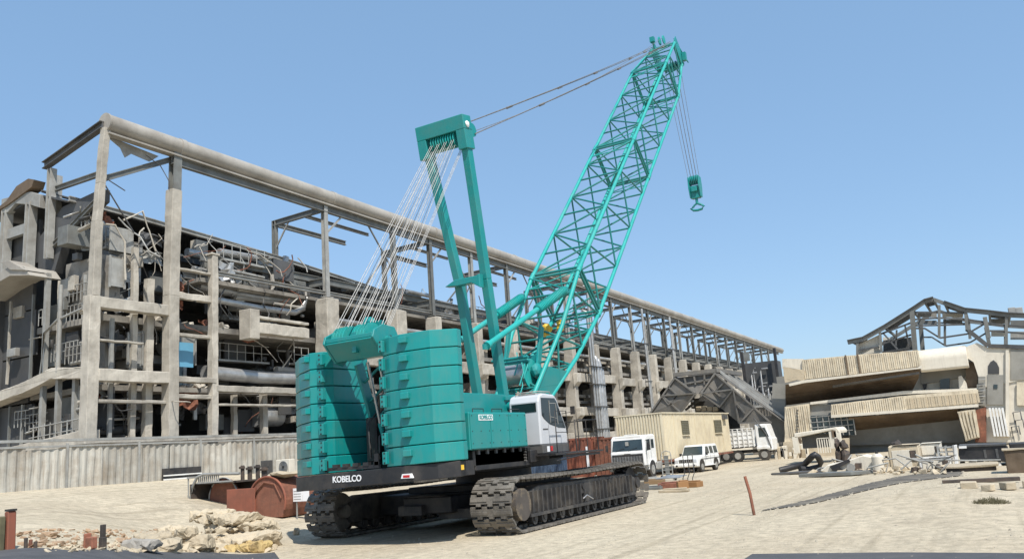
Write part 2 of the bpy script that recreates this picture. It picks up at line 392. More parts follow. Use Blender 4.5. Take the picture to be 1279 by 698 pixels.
# crawlers
R_IN, ZC, YR, YF = .66, .80, 21.2, 30.35
def track_path(n):
    """n stations round the chain: (y, z, tangent angle)"""
    L = YF-YR; arc = math.pi*R_IN; tot = 2*L+2*arc; out = []
    for i in range(n):
        s = tot*i/n
        if s < L: y, z, a = YR+s, ZC-R_IN, 0
        elif s < L+arc:
            t = (s-L)/R_IN; y, z, a = YF+math.sin(t)*R_IN, ZC-math.cos(t)*R_IN, t
        elif s < 2*L+arc:
            u = s-L-arc; y, z, a = YF-u, ZC+R_IN-.055*math.sin(math.pi*u/L)-.02*abs(math.sin(3*math.pi*u/L)), math.pi
        else:
            t = (s-2*L-arc)/R_IN; y, z, a = YR-math.sin(t)*R_IN, ZC+math.cos(t)*R_IN, math.pi+t
        out.append((y, z, a))
    return out, tot/n
NS = 74
st, pitch = track_path(NS)
def shoe_mb(x0, x1, y, z, a, pt):
    m = MB(); w = x1-x0; R = Matrix.Rotation(a, 3, 'X'); xc = (x0+x1)/2; c = V((xc, y, z))
    out = R @ V((0, 0, -1)); d = pt*.66
    m.box(c+out*.075, (w, d, .06), R)
    k = 7
    for i in range(k):                                   # interlocking teeth on both edges
        xx = -w/2+w*(i+.5)/k; sg = 1 if i % 2 else -1
        m.box(c+out*.075+R @ V((xx, sg*(d/2+pt*.11), 0)), (w/k*.8, pt*.24, .058), R)
    m.box(c+out*.118+R @ V((-w*.28, 0, 0)), (w*.40, d*.42, .03), R); m.box(c+out*.118+R @ V((w*.28, 0, 0)), (w*.40, d*.42, .03), R)
    m.box(c+out*.01, (.34, d, .1), R)
    return m
def crawler(x0, x1, outer, near):
    fr = MB(); xi, xo = x0+.2, x1-.2
    prof = [(YR+.35, .42), (YF-.35, .42), (YF+.05, .62), (YF-.15, 1.0), (YF-.9, 1.18), (YR+1.3, 1.24), (YR+.35, 1.05), (YR+.1, .75)]
    fr.prism(prof, 0, xi, xo); frm = fr.build('crawler_frame', 'track_frame', CR, .02)
    xs = xo+.04 if outer > 0 else xi-.04
    rb = MB()
    for i in range(27):
        y = YR+.75+i*(YF-YR-1.4)/26
        if 12.3 < i < 14.6: continue
        rb.box((xs, y, .8), (.10, .05, .62))
    rb.beam((xs, YR+.55, .44), (xs, YF-.45, .44), .13, .09); rb.build('rib', 'track_frame', frm)
    t = MB(); t.path([(xs+.05*outer, 25.35, .62), (xs+.12*outer, 25.5, .72), (xs+.1*outer, 26.0, .56)], .02); t.build('handle', 'bright_steel', frm)
    if near:
        b = MB(); b.box((xs, 25.6, .95), (.06, .7, .32)); b.disc((xs+.04, 25.45, 1.0), 0, .09, .05); b.disc((xs+.04, 27.7, 1.02), 0, .07, .05); b.build('motor_cover', 'black_steel', frm)
    for i in range(13):
        y = YR+.95+i*(YF-YR-1.9)/12; r = MB()
        for xx in (xi+.08, xo-.08): r.disc((xx, y, .33), 0, .175, .16, 20)
        r.tube((xi-.02, y, .33), (xo+.03, y, .33), .085, 12); r.build('roller', 'track_frame', CR)
    for yy, nm, rr in ((YR, 'idler', .60), (YF, 'sprocket', .58)):
        r = MB(); r.disc(((x0+x1)/2, yy, ZC), 0, rr, .5, 28); r.disc(((x0+x1)/2, yy, ZC), 0, .2, (x1-x0)*.8, 16)
        if nm == 'sprocket':
            for k in range(14):
                a = 2*math.pi*k/14; r.box(((x0+x1)/2, yy+math.cos(a)*rr, ZC+math.sin(a)*rr), (.3, .1, .1), Matrix.Rotation(a, 3, 'X'))
        idl = r.build(nm, 'track_steel' if nm == 'idler' else 'black_steel', CR)
        if nm == 'idler':
            c = MB(); c.disc((x1-.12 if outer > 0 else x0+.12, yy, ZC), 0, .45, .2, 32); c.build('idler_cover', 'dust_tan', idl, .015)
    return frm
near = crawler(-13.35, -12.0, 1, True)
far = crawler(-19.7, -18.45, -1, False)
rest = MB(); cnt = 0
for k, (y, z, a) in enumerate(st):
    shoe_mb(-13.35, -12.0, y, z, a, pitch).build('track_shoe', 'track_steel', CR); cnt += 1
for k, (y, z, a) in sorted(enumerate(st), key=lambda q: q[1][0]):
    m = shoe_mb(-19.7, -18.45, y, z, a, pitch)
    if cnt < 100: m.build('track_shoe', 'track_steel', CR); cnt += 1
    else: rest.v, rest.f, rest.sm = (rest.v+m.v, rest.f+[tuple(i+len(rest.v) for i in f) for f in m.f], rest.sm+m.sm)
tag(rest.build('track_shoe', 'track_steel', CR), kind='stuff')
# car body
m = MB(); m.bb(-17.6, -13.9, 23.2, 28.2, .55, 1.35); m.prism([(-18.6, 22.9), (-13.1, 22.9), (-13.1, 24.0), (-18.6, 24.0)], 2, .5, 1.15)
m.bb(-18.6, -13.1, 27.4, 28.4, .5, 1.15); m.bb(-16.6, -14.8, 21.6, 23.2, .6, 1.1); cb = m.build('car_body', 'black_steel', CR, .03)
m = MB(); m.box((-16.2, 21.62, .72), (.9, .5, .3)); m.box((-14.9, 22.2, .55), (1.2, .5, .3)); m.build('bracket', 'track_frame', cb, .02)
m = MB(); m.tube((-15.7, 25.7, 1.3), (-15.7, 25.7, 1.72), 1.35, 40); m.build('slew_ring', 'black_steel', CR)
m = MB()
for dy in (0, .35): m.tube((-13.55, 21.3+dy, .5), (-13.5, 21.7+dy, 1.35), .02, 6)
for k in range(4): m.beam((-13.55, 21.3+.1*k, .55+.2*k), (-13.55, 21.75+.1*k, .55+.2*k), .03, .03)
m.build('step_ladder', 'black_steel', CR)
# revolving frame
m = MB(); m.bb(X0-1.35, X0+1.35, 20.2, 28.2, 1.72, 2.3); m.bb(X0-2.3, X0+2.3, 20.8, 24.2, 1.82, 2.42); m.bb(X0+1.3, X0+2.4, 24.0, 24.6, 1.9, 2.3)
m.build('revolving_frame', 'black_steel', CR, .02)
def cwp(dxs, s): return [(X0+s*d, y) for d, y in dxs]
deck = [(-3.75, 19.75), (-3.0, 19.0), (-1.6, 18.45), (1.6, 18.35), (2.5, 18.62), (2.98, 19.0), (2.3, 20.3), (2.3, 20.75), (-3.7, 20.75)]
def tilt(m):
    for v in m.v: v.z += .026*(v.x-(X0+1.5))
    return m
m = MB(); m.prism([(X0+d, y) for d, y in deck], 2, 1.70, 2.12); tilt(m); dk = m.build('counterweight_base', 'black_steel', CR, .015)
m = MB(); m.bb(X0-1.5, X0+.55, 18.62, 18.68, 2.12, 2.22); m.bb(X0-1.5, X0-1.42, 18.62, 18.68, 2.1, 2.42); m.bb(X0+.35, X0+.5, 18.6, 18.7, 2.12, 2.52)
for k in range(5): m.bb(X0-1.2+k*.38, X0-1.0+k*.38, 18.6, 18.72, 2.2, 2.3)
m.build('rear_bracket', 'black_steel', dk)
yb = lambda d: 18.45+(d+1.6)*(-.1/3.2)
p = at(433, 598, 1, 18.4)
text('KOBELCO', .24, 'white_mark', dk, FACE_Y(p.x, yb(p.x-X0)-.012, p.z, -.03), bold=.006)
for px, py, w in ((509, 594.5, .38), ):
    p = at(px, py, 1, 18.38); b = MB(); b.prism([(p.x-w/2, p.z-.05), (p.x-w/2+.05, p.z+.07), (p.x+w/2-.05, p.z+.07), (p.x+w/2, p.z-.05)], 1, 18.33, 18.42)
    b.build('warning_plate', 'white_mark', dk)
    b = MB(); b.bb(p.x-w/2+.08, p.x+w/2-.08, 18.325, 18.34, p.z-.03, p.z+.035); b.build('warning_plate', 'red_mark', dk)
p = at(381, 606, 1, 19.1)
b = MB(); b.box((p.x, 19.05, p.z), (.16, .05, .09), Matrix.Rotation(-.48, 3, 'Z')); b.build('warning_plate', 'red_mark', dk)
p = at(573, 582, 1, 19.1); b = MB(); b.box((X0+2.95, 19.08, 1.98), (.13, .04, .13), Matrix.Rotation(.75, 3, 'Z')); b.build('tail_light', 'yellow', dk)
# counterweight slabs
def slab(s, z0, z1, off):
    if s > 0: pts = [(.84, 18.52), (1.18, 18.40), (1.60, 18.34), (2.50, 18.52), (3.05, 19.06), (3.02, 19.3), (2.4, 20.2), (.84, 20.3)]
    else: pts = [(1.40, 18.98), (1.52, 18.66), (1.92, 18.52), (2.75, 18.95), (3.4, 19.45), (3.68, 19.8), (3.68, 20.6), (1.40, 20.6)]
    q = [(X0+s*(d+off), y+off) for d, y in pts]
    b = tilt(MB().prism(q, 2, z0+.011, z1-.011)); o = b.build('counterweight_slab', 'teal', CR, .018)
    l = MB(); zc = (z0+z1)/2
    if s > 0:
        l.prism([(X0+1.60, 18.38), (X0+1.86, 18.42), (X0+1.88, 18.27), (X0+1.64, 18.22)], 2, zc-.02, zc+.15)
        l2 = MB(); l2.bb(X0+.88, X0+1.03, 18.30, 18.43, z0+.09, z1-.09)
    else:
        l.prism([(X0-1.92, 18.52), (X0-2.22, 18.66), (X0-2.28, 18.52), (X0-1.98, 18.38)], 2, zc-.02, zc+.15)
        l2 = MB(); l2.bb(X0-1.42, X0-1.60, 18.50, 18.68, z0+.09, z1-.09)
    tilt(l).build('lifting_lug', 'teal', o, .012); tilt(l2).build('pin_plate', 'teal', o, .012)
    h = MB()
    for dz in (-.13, 0, .13):
        if s > 0: h.disc((X0+.955, 18.297, zc+dz), 1, .028, .01, 8)
        else: h.disc((X0-1.51, 18.497, zc+dz), 1, .028, .01, 8)
    tilt(h).build('pin_hole', 'black_steel', o)
for s in (1, -1):
    z = 2.13; n = 7; H = (5.72-2.13)/n
    for k in range(n): slab(s, z+k*H, z+(k+1)*H, random.uniform(-.012, .012))
# machinery between the stacks
m = MB(); m.bb(X0-.8, X0+.75, 20.1, 20.6, 2.3, 4.3); m.bb(X0-.75, X0-.35, 19.6, 20.2, 2.3, 3.6); m.build('engine_block', 'black_steel', CR, .03)
m = MB(); m.path([(X0-.5, 19.5, 2.4), (X0-.5, 19.4, 3.4), (X0-.2, 19.6, 3.8)], .04); m.path([(X0-.1, 19.4, 2.3), (X0, 19.3, 3.0), (X0+.1, 19.7, 3.3)], .03); m.build('hose', 'black_steel', CR)
# gantry with sheave block above the stacks
GB = V((X0-.15, 18.95, 5.5))
m = MB()
for xx in (X0-.62, X0+.42):
    m.beam((xx, 20.3, 2.35), (xx-.1, 19.35, 5.2), .10, .34, (0, 1, 0))
for k in range(5):
    t = k/5; a = V((X0-.62, 20.3, 2.35)).lerp(V((X0-.72, 19.35, 5.2)), t); b = V((X0+.42, 20.3, 2.35)).lerp(V((X0+.32, 19.35, 5.2)), t+.2)
    m.tube(a, b, .04, 6); 
m.build('gantry', 'teal', CR, .01)
for xx in (X0-.25, X0+.18):
    m = MB(); m.tube((xx, 19.2, 5.2), (xx+.06, 19.6, 3.4), .045, 10); o = m.build('cylinder_rod', 'bright_steel', CR)
    m = MB(); m.tube((xx+.06, 19.6, 3.4), (xx+.1, 19.95, 2.3), .075, 10); m.build('cylinder', 'teal_tube', o)
m = MB()
prof = [(18.12, 5.74), (18.62, 5.20), (18.95, 5.14), (19.45, 5.62), (19.15, 6.10), (18.6, 6.14), (18.2, 5.95)]
L_, R_ = X0-1.02, X0+.86
m.prism(prof, 0, L_, L_+.07); m.prism(prof, 0, R_-.07, R_)
m.add([(L_+.08, 18.16, 5.72), (R_-.08, 18.16, 5.72), (R_-.08, 18.62, 5.23), (L_+.08, 18.62, 5.23), (L_+.08, 18.20, 5.76), (R_-.08, 18.20, 5.76), (R_-.08, 18.66, 5.27), (L_+.08, 18.66, 5.27)],
      [(0, 1, 2, 3), (4, 5, 6, 7), (0, 1, 5, 4), (1, 2, 6, 5), (2, 3, 7, 6), (3, 0, 4, 7)])
m.bb(L_+.08, R_-.08, 18.18, 18.26, 5.76, 5.88); m.bb(L_+.08, R_-.08, 18.9, 19.3, 5.3, 5.5)
m.tube((L_-.1, 18.75, 5.72), (R_+.1, 18.75, 5.72), .09, 12)
m.bb(L_+.95, L_+1.1, 18.3, 19.2, 5.4, 6.0)
bx = m.build('sheave_frame', 'teal', CR, .012)
for k in range(8):
    xx = L_+.22+k*.12+(.3 if k > 3 else 0); s = MB()
    s.disc((xx, 18.75, 5.82), 0, .43, .03, 28); s.disc((xx-.035, 18.75, 5.82), 0, .45, .012, 28); s.disc((xx+.035, 18.75, 5.82), 0, .45, .012, 28)
    s.build('sheave', 'teal_tube', bx)
s = MB(); s.blob((L_+1.1, 18.95, 6.32), (.2, .15, .18), 3, .1); s.bb(L_+.8, L_+1.5, 19.0, 19.15, 6.0, 6.35); s.build('rope_guide', 'teal', bx)
s = MB(); s.disc((R_+.02, 18.85, 5.72), 0, .11, .08, 16); s.bb(R_-.02, R_+.03, 18.5, 18.62, 5.5, 5.58); s.build('pin_boss', 'black_steel', bx)
# house sides
for s in (1, -1):
    xi, xo = (X0+1.0, X0+2.45) if s > 0 else (X0-2.45, X0-1.0)
    m = MB(); m.bb(xi, xo, 20.35 if s > 0 else 20.62, 23.75, 2.42, 3.50); hs = m.build('machinery_house', 'teal', CR, .02)
    if s > 0:
        for a, b in ((20.40, 21.5), (21.53, 22.6), (22.63, 23.72)):
            d = MB(); d.bb(xo, xo+.022, a, b, 2.45, 3.47); dd = d.build('door', 'teal', hs, .008)
            h = MB()
            for yy in (a+.08, (a+b)/2, b-.08):
                for zz in (2.6, 2.95, 3.4): h.disc((xo+.024, yy, zz), 0, .017, .014, 8)
            h.build('bolt', 'black_steel', dd)
        h = MB()
        for a in (20.9, 22.0, 23.1):
            h.path([(xo-.2, a, 3.48), (xo-.2, a, 3.62), (xo-.2, a+.6, 3.62), (xo-.2, a+.6, 3.48)], .015, 6)
        h.build('grab_rail', 'black_steel', hs)
        pl = MB(); pl.bb(xo+.022, xo+.032, 20.85, 21.65, 3.26, 3.43); plo = pl.build('name_plate', 'white_mark', hs)
        text('KOBELCO', .16, 'teal', hs, FACE_X(xo+.036, 21.25, 3.345), bold=.006)
    else:
        m = MB(); m.bb(xi+.2, xo-.2, 21, 23, 3.5, 3.75); m.build('air_filter', 'black_steel', hs)
m = MB(); m.bb(X0+1.3, X0+2.3, 20.7, 24.0, 1.95, 2.40); m.build('side_skirt', 'black_steel', CR, .02)
for k in range(5): m = MB(); m.disc((X0+2.36, 23.7, 1.98+.09*k), 0, .035, .08, 10); m.build('valve', 'dark_steel', CR)
for k in range(6): m = MB(); m.bb(X0+2.3, X0+2.36, 20.9+k*.5, 21.0+k*.5, 2.28, 2.42); m.build('hinge', 'dark_steel', CR)
# gantry base over the house
m = MB()
for xx in (X0+.75, X0-.95):
    m.prism([(21.6, 3.62), (21.75, 3.98), (22.6, 4.26), (25.9, 4.26), (26.1, 3.6), (25.9, 3.3), (22.0, 3.4)], 0, xx-.17, xx+.17)
m.bb(X0-.95, X0+.75, 25.0, 25.3, 3.5, 3.8); m.bb(X0-1.1, X0+.9, 21.4, 21.9, 3.1, 3.6); m.build('main_frame', 'teal', CR, .018)
m = MB(); m.bb(X0+.5, X0+.9, 20.9, 21.5, 3.5, 4.1); ub = m.build('control_box', 'teal', CR, .02)
m = MB(); m.bb(X0+.9, X0+.92, 21.15, 21.3, 3.75, 3.87); m.build('warning_plate', 'yellow', ub)
# mast
def mast_leg(x, pts, w=.28):
    m = MB()
    for a, b in zip(pts, pts[1:]): m.beam(V((x(a[1]), a[0], a[1])), V((x(b[1]), b[0], b[1])), w, .33, (0, 1, 0))
    return m

ymast = lambda z: 25.35-(z-3.8)*(1.95/10.6)
xR = lambda z: X0+.78+(z-3.8)*.017
xL = lambda z: X0-.27 if z < 8.3 else X0-.27-(z-8.3)*.085
for xf, nm in ((xR, 'mast_leg'), (xL, 'mast_leg')):
    m = mast_leg(xf, [(ymast(3.8), 3.8), (ymast(8.3), 8.3), (ymast(13.1), 13.1)]); o = m.build(nm, 'teal', CR, .02)
    b = MB(); b.disc((xf(3.85), ymast(3.85), 3.85), 0, .16, .5, 20); b.bb(xf(4.1)-.22, xf(4.1)+.22, ymast(4.1)-.25, ymast(4.1)+.25, 4.05, 4.18); b.build('pin_boss', 'teal', o, .01)
m = MB(); zc = 8.25; yc = ymast(zc)-.25
m.prism([(xL(zc)-.35, zc-.05), (xL(zc)+.1, zc+.14), (xR(zc)-.15, zc+.14), (xR(zc)-.0, zc+.2), (xR(zc)+.0, zc-.3), (xR(zc)-.35, zc-.08), (xL(zc)+.2, zc-.1)], 1, yc-.22, yc+.06)
m.build('cross_bar', 'teal', CR, .02)
m = MB()
T = Matrix.Rotation(math.atan2(1.95, 10.6), 3, 'X')
pc = V(((xR(13.6)+xL(13.6))/2-.02, ymast(13.3), 13.3)); hw = (xR(13.6)-xL(13.6))/2+.20
def pp_(x, y, z): return pc+T @ V((x, y, z))
for a, b, c, d in ((-hw, hw, .28, .80), (-hw, -hw+.38, -.42, .28), (hw-.38, hw, -.42, .28)):
    m.box(pc+T @ V(((a+b)/2, 0, (c+d)/2)), (b-a-(.004 if c < 0 else 0), .55, d-c), T)
hd = m.build('mast_head', 'teal', CR, .018)
for k in range(10):
    s = MB(); xx = -hw+.55+k*(2*hw-1.1)/9; a = pc+T @ V((xx-.02, .05, .05)); b = pc+T @ V((xx+.02, .05, .05)); s.tube(a, b, .30, 24); s.build('sheave', 'teal_tube', hd)
for xx in (-hw+.2, hw-.2, hw-.55):
    s = MB(); a = pc+T @ V((xx-.05, .55, .35)); b = pc+T @ V((xx+.05, .55, .35)); s.tube(a, b, .26, 20)
    s.box(pc+T @ V((xx, .35, .45)), (.09, .4, .36), T); s.build('pendant_lug', 'teal', hd, .01)
m = MB(); m.blob(pc+T @ V((hw+.02, -.05, .45)), (.05, .12, .12), 2, .1); m.build('lamp', 'white_mark', hd)
# luffing ropes
def rope_between(a, b, r=.011, m='rope_light', sag=0, n=1, name='rope'):
    a = V(a); b = V(b); mb = MB()
    pts = [a.lerp(b, t/8)-V((0, 0, sag*4*(t/8)*(1-t/8))) for t in range(9)]
    mb.path(pts if sag else [a, b], r, 5); return mb.build(name, m, CR)
for k in range(16):
    g_ = k//4; j = k % 4
    lo = V((L_+.25+g_*.5+j*.055, 18.65-.3*(k % 2), 6.05+.12*(k % 2)))
    hi = pc+T @ V((-hw+.5+g_*(2*hw-1.15)/3+j*.045, -.27 if k % 2 else .0, -.02))
    rope_between(lo, hi, .0105)
for k in range(3): rope_between((X0+.62+k*.06, 18.9, 5.9), pc+T @ V((hw-.5+.05*k, .2, -.2)), .009)
# boom
TH = rad(44.6); FO = V((X0, 26.2, 2.5)); AX = V((0, math.cos(TH), math.sin(TH))); UP = V((0, -math.sin(TH), math.cos(TH)))
def bp(s, x, n): return FO+AX*s+UP*n+V((x, 0, 0))
def prof(s):          # half width, half depth along the boom
    if s < 9: k = s/9; return .62+.54*min(1, k*1.6), .16+1.06*k
    if s < 32: return 1.16, 1.22
    k = (s-32)/5; return 1.16-.38*k, 1.22-.45*k
def section(nodes, nm, lace_r=.046, heavy=()):
    o = None; lace = MB(); first = None
    for sx in (-1, 1):
        for sn in (-1, 1):
            m = MB(); pts = [bp(s, sx*prof(s)[0], sn*prof(s)[1]) for s in (nodes[0], nodes[-1])]
            if nodes[0] < 9 and nodes[-1] > 5: pts = [bp(s, sx*prof(s)[0], sn*prof(s)[1]) for s in (nodes[0], 5.6, nodes[-1])]
            m.path(pts, .088, 10)
            for p in (pts[0], pts[-1]): m.tube(p-AX*.12, p+AX*.12, .115, 10)
            if o is None: o = m.build(nm, 'teal_tube', CR)
            else: m.build('chord', 'teal_tube', o)
    for i, s in enumerate(nodes):
        w, d = prof(s)
        r = lace_r*1.35 if i in (0, len(nodes)-1) else lace_r
        for sn in (-1, 1): lace.tube(bp(s, -w, sn*d), bp(s, w, sn*d), r, 6)
        if i in (0, len(nodes)-1):
            for sx in (-1, 1): lace.tube(bp(s, sx*w, -d), bp(s, sx*w, d), r, 6)
            lace.tube(bp(s, -w, -d), bp(s, w, d), r*.8, 6)
        if i+1 < len(nodes):
            s2 = nodes[i+1]; w2, d2 = prof(s2); sm = (s+s2)/2; wm, dm = prof(sm)
            for sn in (-1, 1):
                k = 1 if i % 2 else -1; lace.tube(bp(s, k*w, sn*d), bp(s2, -k*w2, sn*d2), lace_r, 6)
            for sx in (-1, 1):
                k = 1 if (i+(sx > 0)) % 2 else -1; lace.tube(bp(s, sx*w, -k*d), bp(s2, sx*w2, k*d2), lace_r, 6)
    lace.build('lacing', 'teal_dark', o); return o
def nd(a, b, n): return [a+(b-a)*i/n for i in range(n+1)]
s1 = section(nd(1.2, 9.0, 6), 'boom_base', .048)
s2_ = section(nd(9.25, 21.2, 7), 'boom_insert')
s3_ = section(nd(21.45, 31.9, 6), 'boom_insert')
s4_ = section(nd(32.1, 36.4, 3), 'boom_head', .045)
# extra diagonals near the joints, plates of the foot
for s, e in ((8.3, 9.0), (9.25, 10.1), (20.4, 21.2), (21.45, 22.3), (31.1, 31.9)):
    for sn in (-1, 1):
        w, d = prof(s); m = MB(); m.tube(bp(s, -w, sn*d), bp(s, w, sn*d), .03, 6); m.tube(bp(s, -w, sn*d), bp(e, w, sn*prof(e)[1]), .028, 6); m.build('stiffener', 'teal_tube', s2_)
for sx in (-1, 1):
    m = MB(); w = prof(2)[0]
    pts = [bp(.0, sx*.62, -.16), bp(0, sx*.62, .16), bp(3.6, sx*(prof(3.6)[0]), prof(3.6)[1]-.05), bp(4.6, sx*prof(4.6)[0], -prof(4.6)[1]+.05)]
    q = [p+V((.04, 0, 0)) for p in pts]
    m.add(pts+q, [(0, 1, 2, 3), (4, 5, 6, 7), (0, 1, 5, 4), (1, 2, 6, 5), (2, 3, 7, 6), (3, 0, 4, 7)]); m.build('foot_plate', 'teal', s1)
    m = MB(); m.tube(bp(0, sx*.62-.15, 0), bp(0, sx*.62+.15, 0), .2, 16); m.build('foot_pin', 'teal', s1)
# winch drum and fittings in the boom base
m = MB(); dc = V((X0-.1, 27.95, 5.15)); m.tube(dc-V((.55, 0, 0)), dc+V((.55, 0, 0)), .42, 28); dr = m.build('winch_drum', 'bright_steel', CR)
m = MB()
for xx in (-.6, .6): m.disc(dc+V((xx, 0, 0)), 0, .58, .05, 32)
m.build('drum_flange', 'teal_tube', dr)
m = MB(); m.blob(dc+V((.8, .1, .1)), (.22, .3, .3), 4, .15); m.bb(dc.x-.7, dc.x+.7, 28.4, 28.55, 4.7, 5.9); m.tube(dc+V((-.8, -.5, .6)), dc+V((.8, -.5, .6)), .06); m.tube(dc+V((-.8, -.4, .45)), dc+V((.8, -.4, .45)), .05)
m.beam(dc+V((.75, .2, -.2)), dc+V((.75, .9, 1.9)), .1, .28, (0, 1, 0)); m.beam(dc+V((-.75, .2, -.2)), dc+V((-.75, .9, 1.9)), .1, .22, (0, 1, 0))
m.build('winch_bracket', 'teal', dr, .01)
m = MB()
random.seed(4)
for k in range(9):
    a = dc+V((random.uniform(-.6, .7), -.7+random.uniform(-.2, .2), random.uniform(-1.5, .2))); m.path([a, a+V((.1, .2, .5)), a+V((-.05, .4, .9))], .025, 6)
m.build('hose', 'teal_tube', dr)
for px, py in ((684, 410), (678, 414), (700, 405)):
    p = at(px, py, 0, -15.3 if px < 690 else -14.9); m = MB(); m.blob(p, (.18, .16, .2), px, .3); m.disc(p+V((0, -.05, -.16)), 0, .14, .2, 14); m.build('hoist_block', 'yellow', s1)
# backstops
for xx, b in ((-14.42, 0), (-16.55, 1)):
    lo = V((xx, 23.75+b*1.0, 5.85+b*.3)); hi = V((xx-.05, 30.25+.2*b, 8.62+b*.05)); d = (hi-lo).normalized()
    m = MB(); m.tube(lo, hi, .105, 14); m.tube(lo-d*.05, lo+d*.12, .14, 14); o = m.build('backstop', 'teal_tube', CR)
    m = MB(); a = lo.lerp(hi, .60); e = lo.lerp(hi, .985); m.tube(a, e, .17, 16)
    for k in range(22): q = a.lerp(e, (k+.5)/22); m.tube(q-d*.02, q+d*.02, .195, 16)
    m.build('spring_sleeve', 'teal_tube', o)
    m = MB(); m.box(lo-d*.16, (.08, .22, .18)); m.box(hi+d*.08, (.1, .3, .24)); m.build('backstop_lug', 'teal', o)
# boom head
m = MB()
for sx in (-1, 1):
    x = sx*.74; pts = [bp(36.2, x, .85), bp(37.5, x, .95), bp(37.7, x, -.2), bp(37.2, x, -1.15), bp(36.2, x, -.85)]; q = [p+V((.05*sx, 0, 0)) for p in pts]; n = 5
    m.add(pts+q, [tuple(range(n)), tuple(range(n, 2*n))]+[(i, (i+1) % n, n+(i+1) % n, n+i) for i in range(n)])
m.tube(bp(37.2, -.8, .6), bp(37.2, .8, .6), .1); m.tube(bp(37.1, -.85, -.95), bp(37.1, .85, -.95), .1); hdo = m.build('head_frame', 'teal', s4_)
for k in range(6):
    s = MB(); xx = -.5+k*.2; s.tube(bp(37.1, xx-.03, -.95), bp(37.1, xx+.03, -.95), .34, 20); s.build('sheave', 'teal_tube', hdo)
for k in range(2):
    s = MB(); xx = -.2+k*.3; s.tube(bp(36.9, xx-.03, 1.15), bp(36.9, xx+.03, 1.15), .30, 20); s.build('sheave', 'teal_tube', hdo)
m = MB(); m.box(bp(36.2, -.45, 1.6), (.3, .3, .35)); m.tube(bp(36, -.45, 1.0), bp(36.2, -.45, 1.7), .06); m.box(bp(37.4, .95, -.6), (.25, .3, .6)); m.tube(bp(37.6, .6, .8), bp(37.7, 1.0, -1.2), .04)
m.build('limit_switch', 'teal', hdo)
# pendants
for k, xx in enumerate((hw-.2, hw-.12, -hw+.2, -hw+.28)):
    a = pc+T @ V((xx, .62, .2 if k < 2 else .6)); b = bp(36.4, (.62 if k < 2 else -.62), .95+.1*(k % 2))
    rope_between(a, b, .02, 'rope', .12, name='pendant')
    if k % 2 == 0:
        for t in (.22, .42, .6, .82, .93):
            q = a.lerp(b, t)-V((0, 0, .12*4*t*(1-t))); dd = (b-a).normalized()*.28; m = MB(); m.tube(q-dd, q+dd, .05, 8); m.build('pendant_link', 'rope', CR)
rope_between(pc+T @ V((.2, .4, .2)), bp(36.9, 0, 1.3), .012, 'rope', .5)
# hook block on its falls
HK = V((X0+.1, 54.9, 19.9))
for k in range(8):
    xx = -.5+k*.14; a = bp(37.1, xx, -.95)+V((0, .25 if k % 2 else -.25, 0)); b = HK+V((-.36+k*.1, .16 if k % 2 else -.16, .1)); rope_between(a, b, .014, 'rope', name='hoist_rope')
m = MB()
for xx in (-.36, .36): m.prism([(HK.y-.3, HK.z+.2), (HK.y+.3, HK.z+.2), (HK.y+.36, HK.z-.6), (HK.y+.2, HK.z-1.3), (HK.y-.2, HK.z-1.3), (HK.y-.36, HK.z-.6)], 0, HK.x+xx-.04, HK.x+xx+.04)
m.bb(HK.x-.31, HK.x+.31, HK.y-.17, HK.y+.17, HK.z-1.35, HK.z-.45); m.bb(HK.x-.2, HK.x+.2, HK.y-.36, HK.y+.36, HK.z-.9, HK.z-.6)
hk = m.build('hook_block', 'teal', CR, .02)
for k in range(5):
    s = MB(); s.disc((HK.x-.26+k*.13, HK.y, HK.z-.02), 0, .34, .06, 22); s.build('sheave', 'teal', hk)
m = MB(); m.tube(HK+V((0, 0, -1.3)), HK+V((0, 0, -1.75)), .1, 12)
m.path([HK+V((0, 0, -1.7)), HK+V((.28, 0, -1.85)), HK+V((.45, 0, -2.0)), HK+V((.3, 0, -2.16)), HK+V((0, 0, -2.2)), HK+V((-.3, 0, -2.16)), HK+V((-.47, 0, -2.0)), HK+V((-.3, 0, -1.9))], .085, 10)
m.path([HK+V((0, 0, -1.7)), HK+V((-.2, 0, -1.8)), HK+V((-.32, 0, -1.95))], .07, 8); m.build('hook', 'teal', hk)
# cab
cx0, cx1 = -14.15, -13.0
side = [(24.42, 2.42), (24.42, 3.86), (24.52, 4.06), (24.75, 4.13), (25.62, 4.10), (25.78, 3.98), (26.36, 2.98), (26.40, 2.42)]
m = MB(); m.prism(side, 0, cx0, cx1); cab = m.build('cab', 'cab_grey', CR, .05)
m = MB(); m.bb(cx0, cx1+.02, 24.45, 26.42, 2.16, 2.44); m.build('cab_base', 'dark_steel', cab, .015)
m = MB(); m.prism([(24.60, 3.98), (25.60, 3.98), (25.72, 3.88), (26.28, 2.96), (25.75, 2.98), (25.1, 3.1), (24.72, 3.28), (24.58, 3.4)], 0, cx1-.02, cx1+.012); gl = m.build('side_window', 'glass_dark', cab, .006)
m = MB()
for a, b in (((25.15, 3.9), (25.15, 3.15)), ((25.15, 3.8), (25.62, 3.8)), ((25.62, 3.8), (25.70, 3.1)), ((25.15, 3.35), (25.6, 3.3))): m.beam((cx1+.018, a[0], a[1]), (cx1+.018, b[0], b[1]), .02, .02)
m.build('window_frame', 'light_steel', gl)
m = MB(); m.bb(cx0+.12, cx1-.1, 24.405, 24.43, 3.52, 3.82); rw = m.build('rear_window', 'glass_dark', cab, .004)
